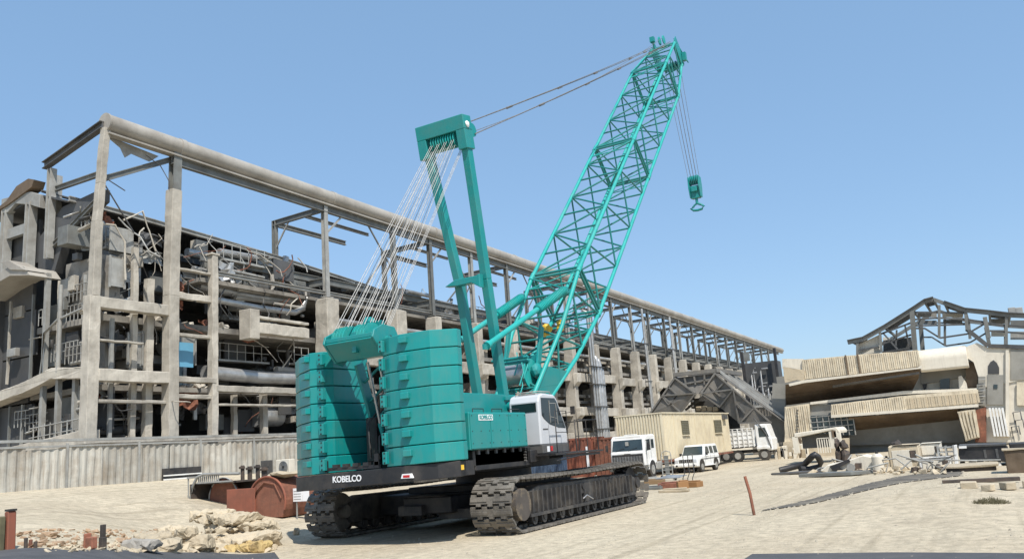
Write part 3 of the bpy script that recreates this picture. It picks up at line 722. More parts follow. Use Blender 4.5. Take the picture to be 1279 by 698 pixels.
m = MB(); m.add([(cx0+.05, 25.80, 3.98), (cx1-.05, 25.80, 3.98), (cx1-.05, 26.385, 2.98), (cx0+.05, 26.385, 2.98), (cx0+.05, 25.83, 3.98), (cx1-.05, 25.83, 3.98), (cx1-.05, 26.42, 2.98), (cx0+.05, 26.42, 2.98)], [(0, 1, 2, 3), (4, 5, 6, 7), (0, 1, 5, 4), (1, 2, 6, 5), (2, 3, 7, 6), (3, 0, 4, 7)]); m.build('windscreen', 'glass_dark', cab)
m = MB(); m.bb(cx0+.25, cx1-.25, 24.7, 25.5, 4.13, 4.17); m.path([(cx0+.2, 24.6, 4.12), (cx0+.2, 24.62, 4.2), (cx1-.12, 24.62, 4.2), (cx1-.12, 25.5, 4.2), (cx1-.12, 25.55, 4.12)], .02, 6); m.build('roof_guard', 'light_steel', cab)
m = MB(); m.bb(cx1, cx1+.015, 24.6, 24.95, 2.93, 2.96); m.bb(cx1, cx1+.004, 25.0, 25.01, 2.46, 3.1); m.build('door_handle', 'black_steel', cab)
m = MB(); m.bb(cx1+.02, cx1+.03, 24.75, 24.92, 2.2, 2.38); m.build('warning_plate', 'white_mark', cab)
m = MB(); m.bb(cx1+.02, cx1+.03, 24.98, 25.15, 2.22, 2.38); m.build('warning_plate', 'red_mark', cab)
m = MB(); m.box((cx1+.25, 26.45, 3.55), (.16, .05, .28)); m.path([(cx1, 26.1, 3.45), (cx1+.25, 26.42, 3.5)], .012, 5); m.build('mirror', 'black_steel', cab)
m = MB(); m.bb(-14.2, -12.45, 24.3, 28.1, 2.08, 2.14); m.bb(-13.0, -12.5, 24.9, 27.9, 1.98, 2.06); pf = m.build('platform', 'black_steel', CR)
m = MB()
def rail(x, ya, yb_, z0, z1, n):
    m.path([(x, ya, z0), (x, ya, z1), (x, yb_, z1), (x, yb_, z0)], .02, 6)
    for i in range(1, n): m.tube((x, ya+(yb_-ya)*i/n, z0), (x, ya+(yb_-ya)*i/n, z1), .016, 6)
    m.tube((x, ya, (z0+z1)/2), (x, yb_, (z0+z1)/2), .014, 6)
rail(-12.55, 24.65, 25.5, 2.1, 3.5, 1); rail(-12.55, 26.1, 27.9, 2.1, 3.2, 2)
m.path([(-12.55, 27.9, 3.2), (-14.0, 27.9, 3.2)], .02, 6); m.tube((-14.0, 27.9, 2.1), (-14.0, 27.9, 3.2), .02, 6); m.tube((-13.3, 27.9, 2.1), (-13.3, 27.9, 3.2), .02, 6)
m.path([(-12.5, 24.4, 1.9), (-12.45, 25.3, 1.95), (-12.5, 26.2, 2.0)], .025, 6)
m.build('handrail', 'black_steel', pf)

# ------------------------------------------------------------------ long stripped plant building
BX = -40.0
BD = thing('industrial_building', 'long half dismantled plant building of concrete piers and steel frames behind the crane', 'building', (BX, 27, 2))
def part(name, mb, m, parent=BD, bevel=0): return mb.build(name, m, parent, bevel)
# roof-edge pipe in lengths
ys = [26.75, 31.6, 45, 58, 72, 90, 110, 130, 150, 172, 196]
for i, (a, b) in enumerate(zip(ys, ys[1:])):
    m = MB(); m.tube((BX, a, 21.75-.008*(a-27)), (BX, b-.06, 21.75-.008*(b-27)), .52, 20)
    if i: m.tube((BX, a-.12, 21.75-.008*(a-27)), (BX, a+.25, 21.75-.008*(a-27)), .56, 20)
    m.beam((BX+.1, a, 21.1-.008*(a-27)), (BX+.1, b, 21.1-.008*(b-27)), .5, .10)
    part('roof_pipe', m, 'pipe_tan')
m = MB(); m.disc((BX, 26.72, 21.75), 1, .56, .1, 20); part('pipe_flange', m, 'pipe_tan')
m = MB(); m.ibeam((BX+.05, 31, 20.75), (BX+.05, 192, 19.4), .3, .5); part('edge_beam', m, 'grey_steel')
# far-left corner portal
def tube_box(name, pts, w, h, mt, up=(0, 0, 1)):
    m = MB()
    for a, b in zip(pts, pts[1:]): m.beam(a, b, w, h, up)
    return part(name, m, mt, BD, .02)
tube_box('concrete_column', [(BX, 26.25, 4.4), (BX-.05, 26.3, 11.9)], .62, .62, 'concrete', (1, 0, 0))
tube_box('corner_column', [(BX-.02, 26.35, 11.9), (BX-.05, 26.45, 16.0)], .45, .48, 'concrete', (1, 0, 0))
tube_box('corner_column', [(BX-.05, 26.45, 16.0), (BX-.08, 26.6, 18.2), (BX+.05, 26.7, 21.4)], .38, .42, 'concrete', (1, 0, 0))
tube_box('concrete_column', [(BX, 31.15, 4.4), (BX-.05, 31.15, 12.5), (BX, 31.25, 18.9)], .66, .66, 'concrete', (1, 0, 0))
m = MB(); m.ibeam((BX, 31.3, 18.9), (BX, 31.35, 21.3), .55, .5, .08, (1, 0, 0)); part('steel_column', m, 'grey_steel')
m = MB(); m.ibeam((BX, 26.6, 21.6), (-45.9, 26.9, 20.7), .35, .45); part('cross_beam', m, 'dark_steel')
m = MB(); m.ibeam((BX-.2, 31.2, 20.9), (BX-.5, 26.7, 18.5), .22, .32); part('brace', m, 'grey_steel')
for k in (0, .9):
    m = MB(); m.ibeam((-45.3-k, 27+k, 15), (-45.3-k, 27.+k, 20.4), .4, .35, .06, (1, 0, 0)); part('steel_column', m, 'light_steel')
m = MB(); m.ibeam((-45.2, 27.2, 19.2), (BX-.2, 26.8, 18.9), .2, .3); part('brace', m, 'grey_steel')
m = MB(); m.ibeam((-45.2, 27.2, 15.8), (BX-.2, 26.8, 17.6), .2, .3); part('brace', m, 'grey_steel')
m = MB(); m.tube((BX, 26.7, 18.3), (BX+.05, 28.6, 15.8), .04, 6); m.tube((BX, 26.7, 18.6), (BX+.05, 28.0, 18.1), .03, 6); m.path([(BX, 29.3, 20.6), (BX, 30.3, 20.2), (BX, 30.9, 19.4), (BX, 31.0, 18.0)], .03, 6); part('hanging_wire', m, 'dark_steel')
m = MB(); m.prism([(26.9, 21.2), (30.4, 20.9), (29.8, 20.4), (28.6, 20.55), (28.2, 20.2), (27.9, 20.7)], 0, BX-.35, BX-.3); part('torn_sheet', m, 'light_steel')
# slender columns and floor beams of the left end
for y, zt in ((34.1, 15.4), ):
    m = MB(); m.bb(BX-.2, BX+.25, y-.22, y+.22, 4.4, zt); m.bb(BX-.3, BX+.3, y-.35, y+.35, zt, zt+.12); part('concrete_column', m, 'concrete', BD, .02)
for y, z0, z1, t in ((29.3, 4.4, 15.2, .16), (28.0, 4.4, 11, .1), (30.2, 4.4, 13.5, .22), (36.4, 4.4, 7.0, .16), (38.8, 4.4, 7.2, .2), (42.3, 4.4, 7.5, .22)):
    m = MB(); m.bb(BX-.9, BX-.9+t*1.6, y-t, y+t, z0, z1); part('post', m, 'concrete' if t > .15 else 'light_steel')
for a, b, z, h, w in ((26.7, 30.7, 11.6, .85, .7), (26.7, 30.7, 7.75, .9, .9), (31.6, 33.9, 12.6, .55, .5), (31.6, 33.9, 14.2, .2, .4), (31.6, 34.0, 7.7, .45, .8), (31.6, 34.0, 6.75, .35, .5), (34.3, 43.2, 7.25, .55, .8),
                      (34.3, 43.2, 6.3, .2, .5), (26.0, 43.5, 4.35, .35, 1.0), (36.7, 41.9, 11.2, 1.0, .9), (31.6, 33.9, 10.3, .3, .4), (26.7, 30.7, 6.4, .25, .4), (26.7, 29.2, 9.6, .16, .3)):
    m = MB(); m.box((BX-.05, (a+b)/2, z), (w*.8, b-a+.3, h*.7)); part('floor_beam', m, 'concrete', BD, .03)
m = MB(); m.bb(BX-.4, BX+.6, 36.5, 37.3, 10.4, 12.3); m.bb(BX-.1, BX+.35, 37.3, 42.0, 11.75, 11.95); part('corbel', m, 'concrete', BD, .03)
# dark body behind: floors, back wall and roof edge
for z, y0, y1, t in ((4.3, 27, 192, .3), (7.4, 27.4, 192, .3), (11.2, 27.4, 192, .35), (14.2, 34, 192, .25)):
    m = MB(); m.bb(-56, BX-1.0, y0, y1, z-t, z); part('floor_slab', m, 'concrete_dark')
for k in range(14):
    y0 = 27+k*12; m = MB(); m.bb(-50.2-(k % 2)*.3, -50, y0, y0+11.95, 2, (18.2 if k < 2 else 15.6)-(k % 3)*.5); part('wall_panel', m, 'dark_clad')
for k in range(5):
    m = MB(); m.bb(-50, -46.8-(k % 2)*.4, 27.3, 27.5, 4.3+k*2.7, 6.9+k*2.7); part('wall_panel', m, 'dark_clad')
# sloping roof sheets over the left half
rs = [(26.9, 18.9), (31, 18.75), (36, 18.5), (43, 18.1), (52, 17.4), (60, 16.6)]
for (a, za), (b, zb) in zip(rs, rs[1:]):
    m = MB(); q = [(-43.6, a, za-.9), (-43.6, b-.1, zb-.9), (-46.2, b-.1, zb), (-46.2, a, za), (-51, b-.1, zb-.5), (-51, a, za-.5)]
    m.add([V(p) for p in q]+[V(p)+V((0, 0, .12)) for p in q], [(0, 1, 2, 3), (3, 2, 4, 5), (6, 7, 8, 9), (9, 8, 10, 11), (0, 1, 7, 6), (2, 4, 10, 8), (0, 3, 9, 6), (3, 5, 11, 9)])
    part('roof_sheet', m, 'dark_clad')
    m = MB(); m.ibeam((-43.4, a, za-.75), (-43.4, b, zb-.75), .2, .3); part('purlin', m, 'light_steel')
    m = MB(); m.tube((-46.1, a, za+.3), (-46.1, b, zb+.3), .09, 8); part('ridge_rail', m, 'dark_steel')
# concrete piers with corbels and steel frames above
random.seed(21)
pys = [44.2, 52.2]+[57.3+6.55*i for i in range(21)]
for i, y in enumerate(pys):
    w = .62 if i > 1 else .75
    j = random.uniform(-.08, .08)
    w2 = .42 if i > 1 else .62
    m = MB(); vs = []
    for z, hx, hy, cx in ((1.5, .85, w2*1.25, -.1), (7.5, .62, w2*.95, -.15), (11.0, .6, w2, 0), (13.95+j, .55, w2*1.05, .05)):
        vs += [(BX+cx-hx, y-hy, z), (BX+cx+hx, y-hy, z), (BX+cx+hx, y+hy, z), (BX+cx-hx, y+hy, z)]
    m.add(vs, [(0, 1, 2, 3), (12, 13, 14, 15)]+[(4*a+k, 4*a+(k+1) % 4, 4*a+4+(k+1) % 4, 4*a+4+k) for a in range(3) for k in range(4)]); pr = part('concrete_pier', m, 'concrete', BD, .05)
    for z, h in ((9.7, 1.0), (6.0, .9)):
        m = MB(); m.prism([(BX+.4, z-h), (BX+.95, z-h*.45), (BX+.95, z+h*.5), (BX+.4, z+h*.5)], 1, y-w2*1.3, y+w2*1.3); m.build('corbel', 'concrete', pr, .04)
    if i+1 < len(pys):
        y2 = pys[i+1]
        for z, h, xx in ((9.95+random.uniform(-.1, .1), 1.0, -.25), (6.15+random.uniform(-.1, .1), .95, -.25), (3.4, .7, -.3), (8.0, .35, -1.6), (12.3, .4, -1.4)):
            m = MB(); m.box((BX+xx, (y+y2)/2, z), (.5, y2-y-.75, h)); part('floor_beam', m, 'concrete', BD, .04)
        m = MB(); m.bb(BX-2.4, BX-2.2, y+.5, y2-.6, 2, 5.2-(i % 3)*.9); part('wall_panel', m, 'concrete_dark')
        m = MB(); m.box((BX-1.4, y+(y2-y)*.5, 7.9), (.5, .5, 3.4), Matrix.Rotation(.18*(-1)**i, 3, 'X')); part('inner_post', m, 'concrete', BD, .04)
        if i < 13:
            for z in (11.6, 7.9):
                for q in range(2):
                    m = MB(); yy = y+(y2-y)*(.32+.36*q); m.box((BX-1.7-random.random(), yy, z+random.uniform(-.3, .3)), (1.2, 1.0+random.random()*.6, 1.5), Matrix.Rotation(random.uniform(-.3, .3), 3, 'Y')); part('footing_block', m, 'concrete', BD, .04)
        m = MB(); m.tube((BX-.5, y+.6, 12.6), (BX-.5, y2-.6, 12.6), .18, 10); part('service_pipe', m, 'pipe_silver')
    # steel column, cross frame, rear column
    z1 = 21.2-.008*(y-27)
    sc = 'grey_steel' if i % 3 else 'light_steel'
    m = MB(); m.ibeam((BX, y, 14.0), (BX, y, z1), .36, .36, .05, (1, 0, 0)); m.box((BX, y, 14.03), (.7, .7, .06)); part('steel_column', m, sc)
    if i % 2 == 0 or i > 6:
        m = MB(); m.ibeam((-45, y, 14.0), (-45, y, z1-.3), .34, .34, .05, (1, 0, 0)); part('rear_column', m, 'grey_steel')
        m = MB(); m.ibeam((BX-.2, y, z1-.4), (-45.1, y, z1-.5), .26, .42); part('cross_beam', m, 'grey_steel')
        m = MB(); m.tube((-45, y, z1-2.6), (-43.6, y, z1-.7), .07, 6); part('brace', m, 'light_steel')
    m = MB(); m.ibeam((BX-.2, y, 15.2+random.uniform(-.3, .3)), (-50, y, 15.4), .3, .55); part('floor_girder', m, 'grey_steel')
    if i in (0, 2, 4, 6, 8, 10, 12, 14, 16, 18, 20) and i+1 < len(pys):
        y2 = pys[i+1]
        m = MB(); m.ibeam((-45, y, z1-.55), (-45, y2, z1-.6), .24, .36); part('rear_beam', m, 'grey_steel')
        m = MB(); m.ibeam((-42.5, y, z1-.3), (-42.5, y2, z1-.35), .18, .24); part('rear_beam', m, 'grey_steel')
        m = MB(); m.beam((BX, y+.2, z1-2.2), (BX, y+2.0, z1-.5), .12, .12); part('brace', m, 'light_steel')
        m = MB(); m.beam((BX, y2, z1-4.0), (BX, y2-3.2, z1-.5), .1, .1); part('brace', m, 'grey_steel')
    if i % 2 == 1 and i+1 < len(pys):
        y2 = pys[i+1]; m = MB(); m.beam((-45, y, 14.6), (-45, y2, z1-1), .12, .12); part('brace', m, 'grey_steel')
for z, x, mt, h in ((15.7, -41.6, 'grey_steel', .5), (14.8, -43.2, 'light_steel', .4), (16.4, -44.9, 'dark_steel', .5), (15.4, -46.6, 'grey_steel', .5), (17.0, -48.5, 'grey_steel', .4), (14.4, -40.2, 'light_steel', .25)):
    for a, b in ((34.5, 52), (52, 90), (90, 140), (140, 192)):
        m = MB(); m.ibeam((x, a, z), (x, b, z), .26, h); part('long_girder', m, mt)
for a, b in ((58, 90), (90, 130), (130, 192)):
    m = MB(); m.bb(-50, -46.4, a, b, 15.9, 16.1); part('roof_sheet', m, 'dark_clad')
# ducts, pipe runs, tanks and walkways inside the bays
random.seed(31)
def clutter(y0, y1, z0, z1, n):
    for k in range(n):
        y = random.uniform(y0, y1); z = random.uniform(z0, z1); x = random.uniform(-43.8, -41.2); ln = random.uniform(1.5, 5.5)
        b = min(y+ln, y1); t = random.random(); m = MB()
        if t < .34:
            r = random.choice([.07, .1, .16, .24])
            pts = [(x, y, z), (x, b-.4, z+random.uniform(-.1, .1))]
            if random.random() < .6: pts += [(x, b-.1, z+.15), (x, b, z+.5), (x, b, min(z1, z+1.4))]
            m.path(pts, r, 10); part('pipe', m, random.choice(['pipe_silver', 'light_steel', 'pipe_tan', 'dark_steel']))
        elif t < .5:
            m.box((x, y, z), (random.uniform(.5, 1.1), random.uniform(.6, 2), random.uniform(.4, 1.2))); part('cabinet', m, random.choice(['light_steel', 'dark_steel', 'grey_steel', 'concrete']), BD, .02)
        elif t < .64:
            r = random.uniform(.4, .8); m.tube((x-.5, y, z), (x-.5, min(y+2.2, y1), z), r, 20); m.tube((x-.5, y+.2, z), (x-.5, y+.28, z), r+.04, 20); part('tank', m, random.choice(['grey_steel', 'dark_steel', 'pipe_silver']))
        elif t < .84:
            zz = min(z, z1-1.2); m.tube((x, y, zz+1.05), (x, b, zz+1.05), .03, 6); m.tube((x, y, zz+.55), (x, b, zz+.55), .025, 6); q = y
            while q < b: m.tube((x, q, zz), (x, q, zz+1.05), .03, 6); q += .7
            m.bb(x-.5, x+.05, y, b, zz-.12, zz); part('walkway', m, 'light_steel')
        else: m.bb(x-.05, x+.05, y, min(y+random.uniform(.8, 2), y1), z-.7, z+.7); part('window_frame', m, random.choice(['light_steel', 'window_glass', 'pipe_silver', 'dark_clad']))
clutter(27, 30.6, 4.6, 7.2, 9); clutter(27, 30.6, 8.2, 11, 12); clutter(27, 30.6, 12.4, 16.5, 13)
clutter(31.8, 34, 4.6, 6.6, 4); clutter(31.8, 34, 8.0, 12, 7); clutter(31.8, 34, 12.8, 16, 7)
clutter(34.5, 43.5, 4.6, 6.6, 8); clutter(34.5, 43.5, 8.0, 10.6, 12); clutter(34.5, 43.5, 11.8, 16.6, 26)
clutter(45, 58, 5, 13, 16); clutter(34.5, 43.5, 12.2, 17.0, 16); clutter(45, 80, 14.4, 16.5, 20); clutter(60, 130, 5, 13, 26)
def end_clutter(x0, x1, z0, z1, n):
    for k in range(n):
        x = random.uniform(x0, x1); z = random.uniform(z0, z1); e = min(x1, x+random.uniform(.6, 2.6)); y = random.uniform(26.7, 27.4); t = random.random(); m = MB()
        if t < .3: m.path([(x, y, z), (e, y, z+random.uniform(-.1, .1)), (e+.05, y, min(z1, z+random.uniform(.3, 1.2)))], random.choice([.04, .07, .12]), 8); part('pipe', m, random.choice(['light_steel', 'concrete', 'pipe_silver', 'dark_steel']))
        elif t < .55: m.bb(x-.06, x+.06, y-.06, y+.06, z0, z1); part('post', m, random.choice(['concrete', 'light_steel', 'grey_steel']))
        elif t < .75:
            zz = min(z, z1-1); q = x
            m.tube((x, y, zz+.9), (e, y, zz+.9), .03, 6); m.tube((x, y, zz+.45), (e, y, zz+.45), .025, 6)
            while q < e: m.tube((q, y, zz), (q, y, zz+.9), .025, 6); q += .35
            part('railing', m, 'light_steel')
        else: m.bb(x, min(x+random.uniform(.3, 1.0), x1), y, y+.3, z, min(z+random.uniform(.3, 1.2), z1)); part('cabinet', m, random.choice(['grey_steel', 'light_steel', 'concrete', 'dark_steel']), BD, .02)
end_clutter(-44.6, -40.9, 8.4, 13.6, 16); end_clutter(-44.6, -40.9, 4.5, 7.4, 12); end_clutter(-49.6, -45.2, 8.2, 13, 10); end_clutter(-49.6, -45, 4.4, 6.9, 8); end_clutter(-44.4, -41, 14.5, 17.4, 7)
for z, x, r in ((13.0, -41.2, .22), (13.9, -41.9, .3), (15.1, -42.4, .18), (16.3, -43.0, .25), (8.4, -41.3, .42)):
    m = MB(); m.path([(x, 34.6, z), (x, 39, z-.15), (x, 42.2, z-.1), (x, 43.0, z+.25), (x, 43.3, z+1.1)], r, 12); part('duct', m, 'pipe_silver')
for y, z in ((28.2, 13.6), (33, 9.6), (29.4, 9.4)):
    m = MB(); m.bb(BX-.85, BX-.8, y-.45, y+.45, z-.8, z+.8); m.bb(BX-.8, BX-.7, y-.5, y-.42, z-.9, z+.9); m.bb(BX-.8, BX-.7, y+.42, y+.5, z-.9, z+.9); part('window_frame', m, 'light_steel')
m = MB(); m.bb(-40.75, -40.68, 32.0, 33.25, 8.55, 10.0); part('blue_panel', m, 'blue_sheet')
rd = random.Random(66)
for k in range(85):                                   # bent rods, cables and torn strips left hanging
    y = rd.uniform(27, 43.5) if k < 55 else rd.uniform(45, 100); x = rd.uniform(-42.2, -40.3); z = rd.choice([7.0, 11.0, 13.9, 16.5, 16.9, 15.5])+rd.uniform(-.3, .2)
    pts = [V((x, y, z))]; d = V((rd.uniform(-.2, .3), rd.uniform(-.8, .8), rd.uniform(-1, -.1)))
    for _ in range(rd.randint(3, 7)):
        pts.append(pts[-1]+d*rd.uniform(.3, .7)); d = (d+V((rd.uniform(-.5, .5), rd.uniform(-.9, .9), rd.uniform(-.6, .45)))).normalized()
    m = MB(); m.path(pts, rd.choice([.02, .03, .045]), 5); part('hanging_rod', m, rd.choice(['dark_steel', 'light_steel', 'rust', 'concrete']))
for k in range(46):
    y = rd.uniform(27, 43) if k < 34 else rd.uniform(45, 90); x = rd.uniform(-42.5, -41.0); z = rd.uniform(5, 17.3); w_, h_ = rd.uniform(.5, 1.8), rd.uniform(.3, 1.2); m = MB(); nn = 5; so_ = rd.random()*30
    vs = [V((x, y+w_*i/nn, z+h_*j/nn))+noise.noise_vector(V((i*.6+so_, j*.6, k)))*.35 for j in range(nn+1) for i in range(nn+1)]; q_ = nn+1
    m.add(vs+[v-V((.03, 0, 0)) for v in vs], [(j*q_+i, j*q_+i+1, (j+1)*q_+i+1, (j+1)*q_+i) for j in range(nn) for i in range(nn)]+[(q_*q_+j*q_+i, q_*q_+(j+1)*q_+i, q_*q_+(j+1)*q_+i+1, q_*q_+j*q_+i+1) for j in range(nn) for i in range(nn)])
    part('torn_sheet', m, rd.choice(['dark_clad', 'light_steel', 'pipe_silver', 'dark_steel', 'dark_clad', 'rust']))
for k in range(40):                                   # rubble lying on the floors
    y = rd.uniform(27, 43) if k < 26 else rd.uniform(45, 80); z = rd.choice([4.3, 7.4, 11.2]); m = MB()
    for _ in range(5): r = rd.uniform(.12, .45); m.rock((rd.uniform(-41.9, -41.1), y+rd.uniform(-.7, .7), z+r*.4), (r*1.5, r*1.3, r), rd, 10)
    part('debris_heap', m, 'concrete')
# crumpled arch sheet in the left bay
m = MB(); m.path([(BX-.6, 26.9, 16.1), (BX-.6, 27.9, 16.2), (BX-.6, 28.5, 15.4), (BX-.6, 28.6, 13.2)], .06, 6); m.path([(BX-.6, 28.4, 16.6), (BX-.6, 29.6, 17.4), (BX-.6, 30.5, 15.2)], .06, 6); part('bent_rail', m, 'concrete')
# end face on the left
for x in (-41.9, -43.4, -44.8): 
    m = MB(); m.bb(x-.12, x+.12, 26.6, 26.85, 4.3, 8.2 if x > -44 else 14.0); part('post', m, 'light_steel')
m = MB(); m.prism([(-40.4, 8.2), (-40.4, 7.6), (-43.5, 7.9), (-46, 7.4), (-50.5, 6.9), (-50.5, 7.5), (-46, 8.0), (-43.5, 8.5)], 1, 26.3, 27.2); part('floor_beam', m, 'concrete', BD, .03)
m = MB(); m.prism([(-40.4, 5.0), (-40.4, 4.3), (-50.5, 3.7), (-50.5, 4.3)], 1, 26.3, 27.2); part('floor_beam', m, 'concrete', BD, .03)
m = MB(); m.prism([(-44.6, 13.7), (-45.2, 14.3), (-46.6, 14.6), (-48.4, 14.2), (-50.6, 13.5), (-50.6, 13.1), (-48.4, 13.7), (-46.6, 14.0)], 1, 25.6, 27.4); m.prism([(-44.8, 14.0), (-46.6, 14.9), (-47.4, 14.9), (-46.4, 14.3)], 1, 25.5, 26.6); part('roof_canopy', m, 'pipe_tan', BD, .02)
m = MB()
for k in range(9): m.tube((-41+-.5*k, 26.4, 4.5), (-41-.5*k, 26.4, 5.6), .035, 6)
m.tube((-40.6, 26.4, 5.6), (-45.4, 26.4, 5.4), .04, 6); m.tube((-40.6, 26.4, 5.1), (-45.4, 26.4, 4.9), .03, 6); part('railing', m, 'light_steel')
m = MB(); m.path([(-44.6, 26.4, 8.3), (-44.4, 26.4, 10.5), (-43.2, 26.4, 11.1), (-41.0, 26.4, 11.4)], .07, 8); m.path([(-43.0, 26.4, 8.2), (-43.0, 26.4, 13)], .12, 8); part('bent_rail', m, 'light_steel')
for k, (x0, x1, z0, z1) in enumerate(((-44.4, -43.2, 8.4, 10.6), (-42.8, -41.5, 8.4, 10.9), (-44.5, -43.3, 4.6, 7.0), (-42.6, -41.0, 5.0, 7.3), (-44.6, -41.2, 11.6, 14.6), (-46.9, -45.2, 9.0, 12.6), (-49.8, -47.6, 8.4, 12.8), (-49.8, -45.4, 4.6, 6.6))):
    m = MB(); m.bb(x0, x1, 27.6+.5*(k % 2), 28.4+.3*(k % 3), z0, z1); part('wall_panel', m, ('dark_clad', 'concrete_dark', 'grey_steel')[k % 3])
m = MB(); m.prism([(-46.8, 14.2), (-45.2, 14.2), (-44.2, 16.4), (-41, 17.6), (-41, 18.3), (-44.6, 18.0), (-46.8, 16.6)], 1, 27.3, 27.8); part('roof_sheet', m, 'dark_clad')
# the pale portal left of the end face
pf_ = thing('steel_portal', 'pale bent steel portal with curved lintel at the far left of the plant', 'steel frame', (-48, 26.9, 14.2))
for x in (-49.6, -47.1):
    m = MB(); m.ibeam((x, 26.9, 14.2), (x+.05, 26.9, 18.7), .5, .45, .08, (1, 0, 0)); m.build('column', 'light_steel', pf_)
m = MB(); m.prism([(-49.9, 18.6), (-49.9, 19.5), (-46.9, 19.3), (-45.9, 18.9), (-45.9, 18.1), (-46.9, 18.5), (-48.4, 18.9), (-49.2, 18.5)], 1, 26.7, 27.1); m.build('lintel', 'light_steel', pf_, .02)
m = MB(); m.bb(-49.4, -47.2, 26.8, 27.1, 16.9, 17.5); m.build('rail', 'light_steel', pf_)
m = MB(); m.prism([(-51.5, 18.6), (-49.2, 19.2), (-48.2, 19.9), (-47, 20.1), (-46.4, 19.9), (-46.6, 19.5), (-49.2, 18.9)], 1, 26.6, 27.3); m.build('crumpled_roof', 'soffit_brown', pf_)
# tall riser pipes in front of the piers
rp = thing('riser_pipes', 'bundle of tall grey riser pipes bracketed in front of the concrete piers', 'pipes', (-38.6, 87, 1.9))
for dy, zt, r in ((-.9, 17.5, .16), (-.2, 20.5, .14), (.5, 12.3, .26), (1.2, 12.0, .26), (1.9, 11.2, .2)):
    m = MB(); m.path([(-38.6, 87+dy, 2), (-38.6, 87+dy, zt-.6), (-38.7, 87+dy, zt-.2), (-39.1, 87+dy, zt)], r, 12); m.build('pipe', 'pipe_silver', rp)
for z in (4, 6.5, 9, 11): m = MB(); m.bb(-38.95, -38.3, 85.6, 89.1, z, z+.08); m.build('clamp', 'dark_steel', rp)
for px in (842, 808):
    p = at(px, 450, 0, -38.9); q = MB(); base = thing('standpipe', 'thin galvanised standpipe leaning on the piers '+('beside the hopper' if px == 842 else 'just left of the hopper'), 'pipe', (p.x, p.y, 1.9))
    q.tube((p.x, p.y, 2), (p.x, p.y, 19.8), .16, 10); q.build('pipe', 'pipe_silver', base); q = MB(); q.tube((p.x, p.y+.6, 2), (p.x, p.y+.6, 18.3), .12, 10); q.build('pipe', 'light_steel', base)
    for z in (5, 10, 15): q = MB(); q.bb(p.x-.9, p.x+.2, p.y-.2, p.y+.8, z, z+.1); q.build('clamp', 'dark_steel', base)

# far end block with black frame and pipework
fb = thing('pipework_frame', 'black framed rack of silvery pipework at the far end of the plant building', 'pipe rack', (-21, 92, 3))
p0 = at(934, 500, 1, 92); p1 = at(976, 500, 1, 92); zt = at(976, 434, 1, 92).z; zb = p1.z-.3
for x in (p0.x, p1.x):
    m = MB(); m.bb(x-.14, x+.14, 91.8, 92.1, zb, zt+.05); m.build('frame_post', 'black_steel', fb)
m = MB(); m.bb(p0.x, p1.x, 91.85, 92.05, zb-.2, zb); m.build('sill', 'light_steel', fb)
m = MB(); m.bb(p0.x-.4, p1.x-.15, 92.8, 95, zb, zt-1.2); m.build('backing', 'dark_clad', fb)
random.seed(8)
for k in range(12):
    m = MB(); x = random.uniform(p0.x+.2, p1.x-.3); z = random.uniform(zb+.5, zt-2); m.path([(x, 92.4, zb), (x, 92.4, z), (x+.2, 92.4, z+.3), (x+random.uniform(.2, 1.1), 92.4, z+.3)], random.choice([.06, .1]), 8); m.build('pipe', random.choice(['pipe_silver', 'light_steel']), fb)
m = MB(); m.bb(p0.x, p1.x-.1, 92.0, 92.1, zb+.9, zb+.95)
for k in range(12): x = p0.x+(p1.x-p0.x)*k/12; m.bb(x, x+.04, 92.0, 92.1, zb, zb+.95)
m.build('railing', 'light_steel', fb)
m = MB(); m.bb(p0.x-.5, p0.x+.5, 93, 93.4, zt-.9, zt+.1); m.build('upper_panel', 'grey_steel', fb)
m = MB(); m.bb(p0.x-.3, p1.x+.2, 92.6, 99, 0, zb-.2); m.build('base_wall', 'concrete_dark', fb)

# ------------------------------------------------------------------ corrugated fence along the plant
FX = -37.9
fc = thing('corrugated_fence', 'grey corrugated sheet fence running in front of the plant building on the left', 'fence', (FX, 30, 2))
fy = [16.2+1.9*i for i in range(23)]
rf = random.Random(5)
for a, b in zip(fy, fy[1:]):
    m = MB(); n = int((b-a)/.10); pts = []; dz = rf.uniform(-.05, .05); dx = rf.uniform(-.015, .02)
    for i in range(n+1):
        y = a+.02+(b-a-.04)*i/n; x = FX+dx+(.0, .055, .055, .0)[i % 4]+.03*noise.noise(V((y*1.3, 2, 0))); pts.append((x, y))
    vs = [(x, y, -.2) for x, y in pts]+[(x, y, 4.0+dz) for x, y in pts]+[(x-.03, y, -.2) for x, y in pts]+[(x-.03, y, 4.0+dz) for x, y in pts]; k = n+1
    m.add(vs, [(i, i+1, k+i+1, k+i) for i in range(n)]+[(2*k+i+1, 2*k+i, 3*k+i, 3*k+i+1) for i in range(n)]+[(k+i, k+i+1, 3*k+i+1, 3*k+i) for i in range(n)])
    m.build('sheet_panel', 'fence_sheet', fc)
for y in fy[::2]: m = MB(); m.bb(FX+.07, FX+.15, y-.05, y+.05, 1, 4.2); m.build('post', 'light_steel', fc)
m = MB(); m.bb(FX-.06, FX+.10, 16.2, 58, 4.03, 4.12); m.bb(FX-.35, FX-.1, 16.2, 58, 4.3, 4.42); m.build('top_rail', 'light_steel', fc)

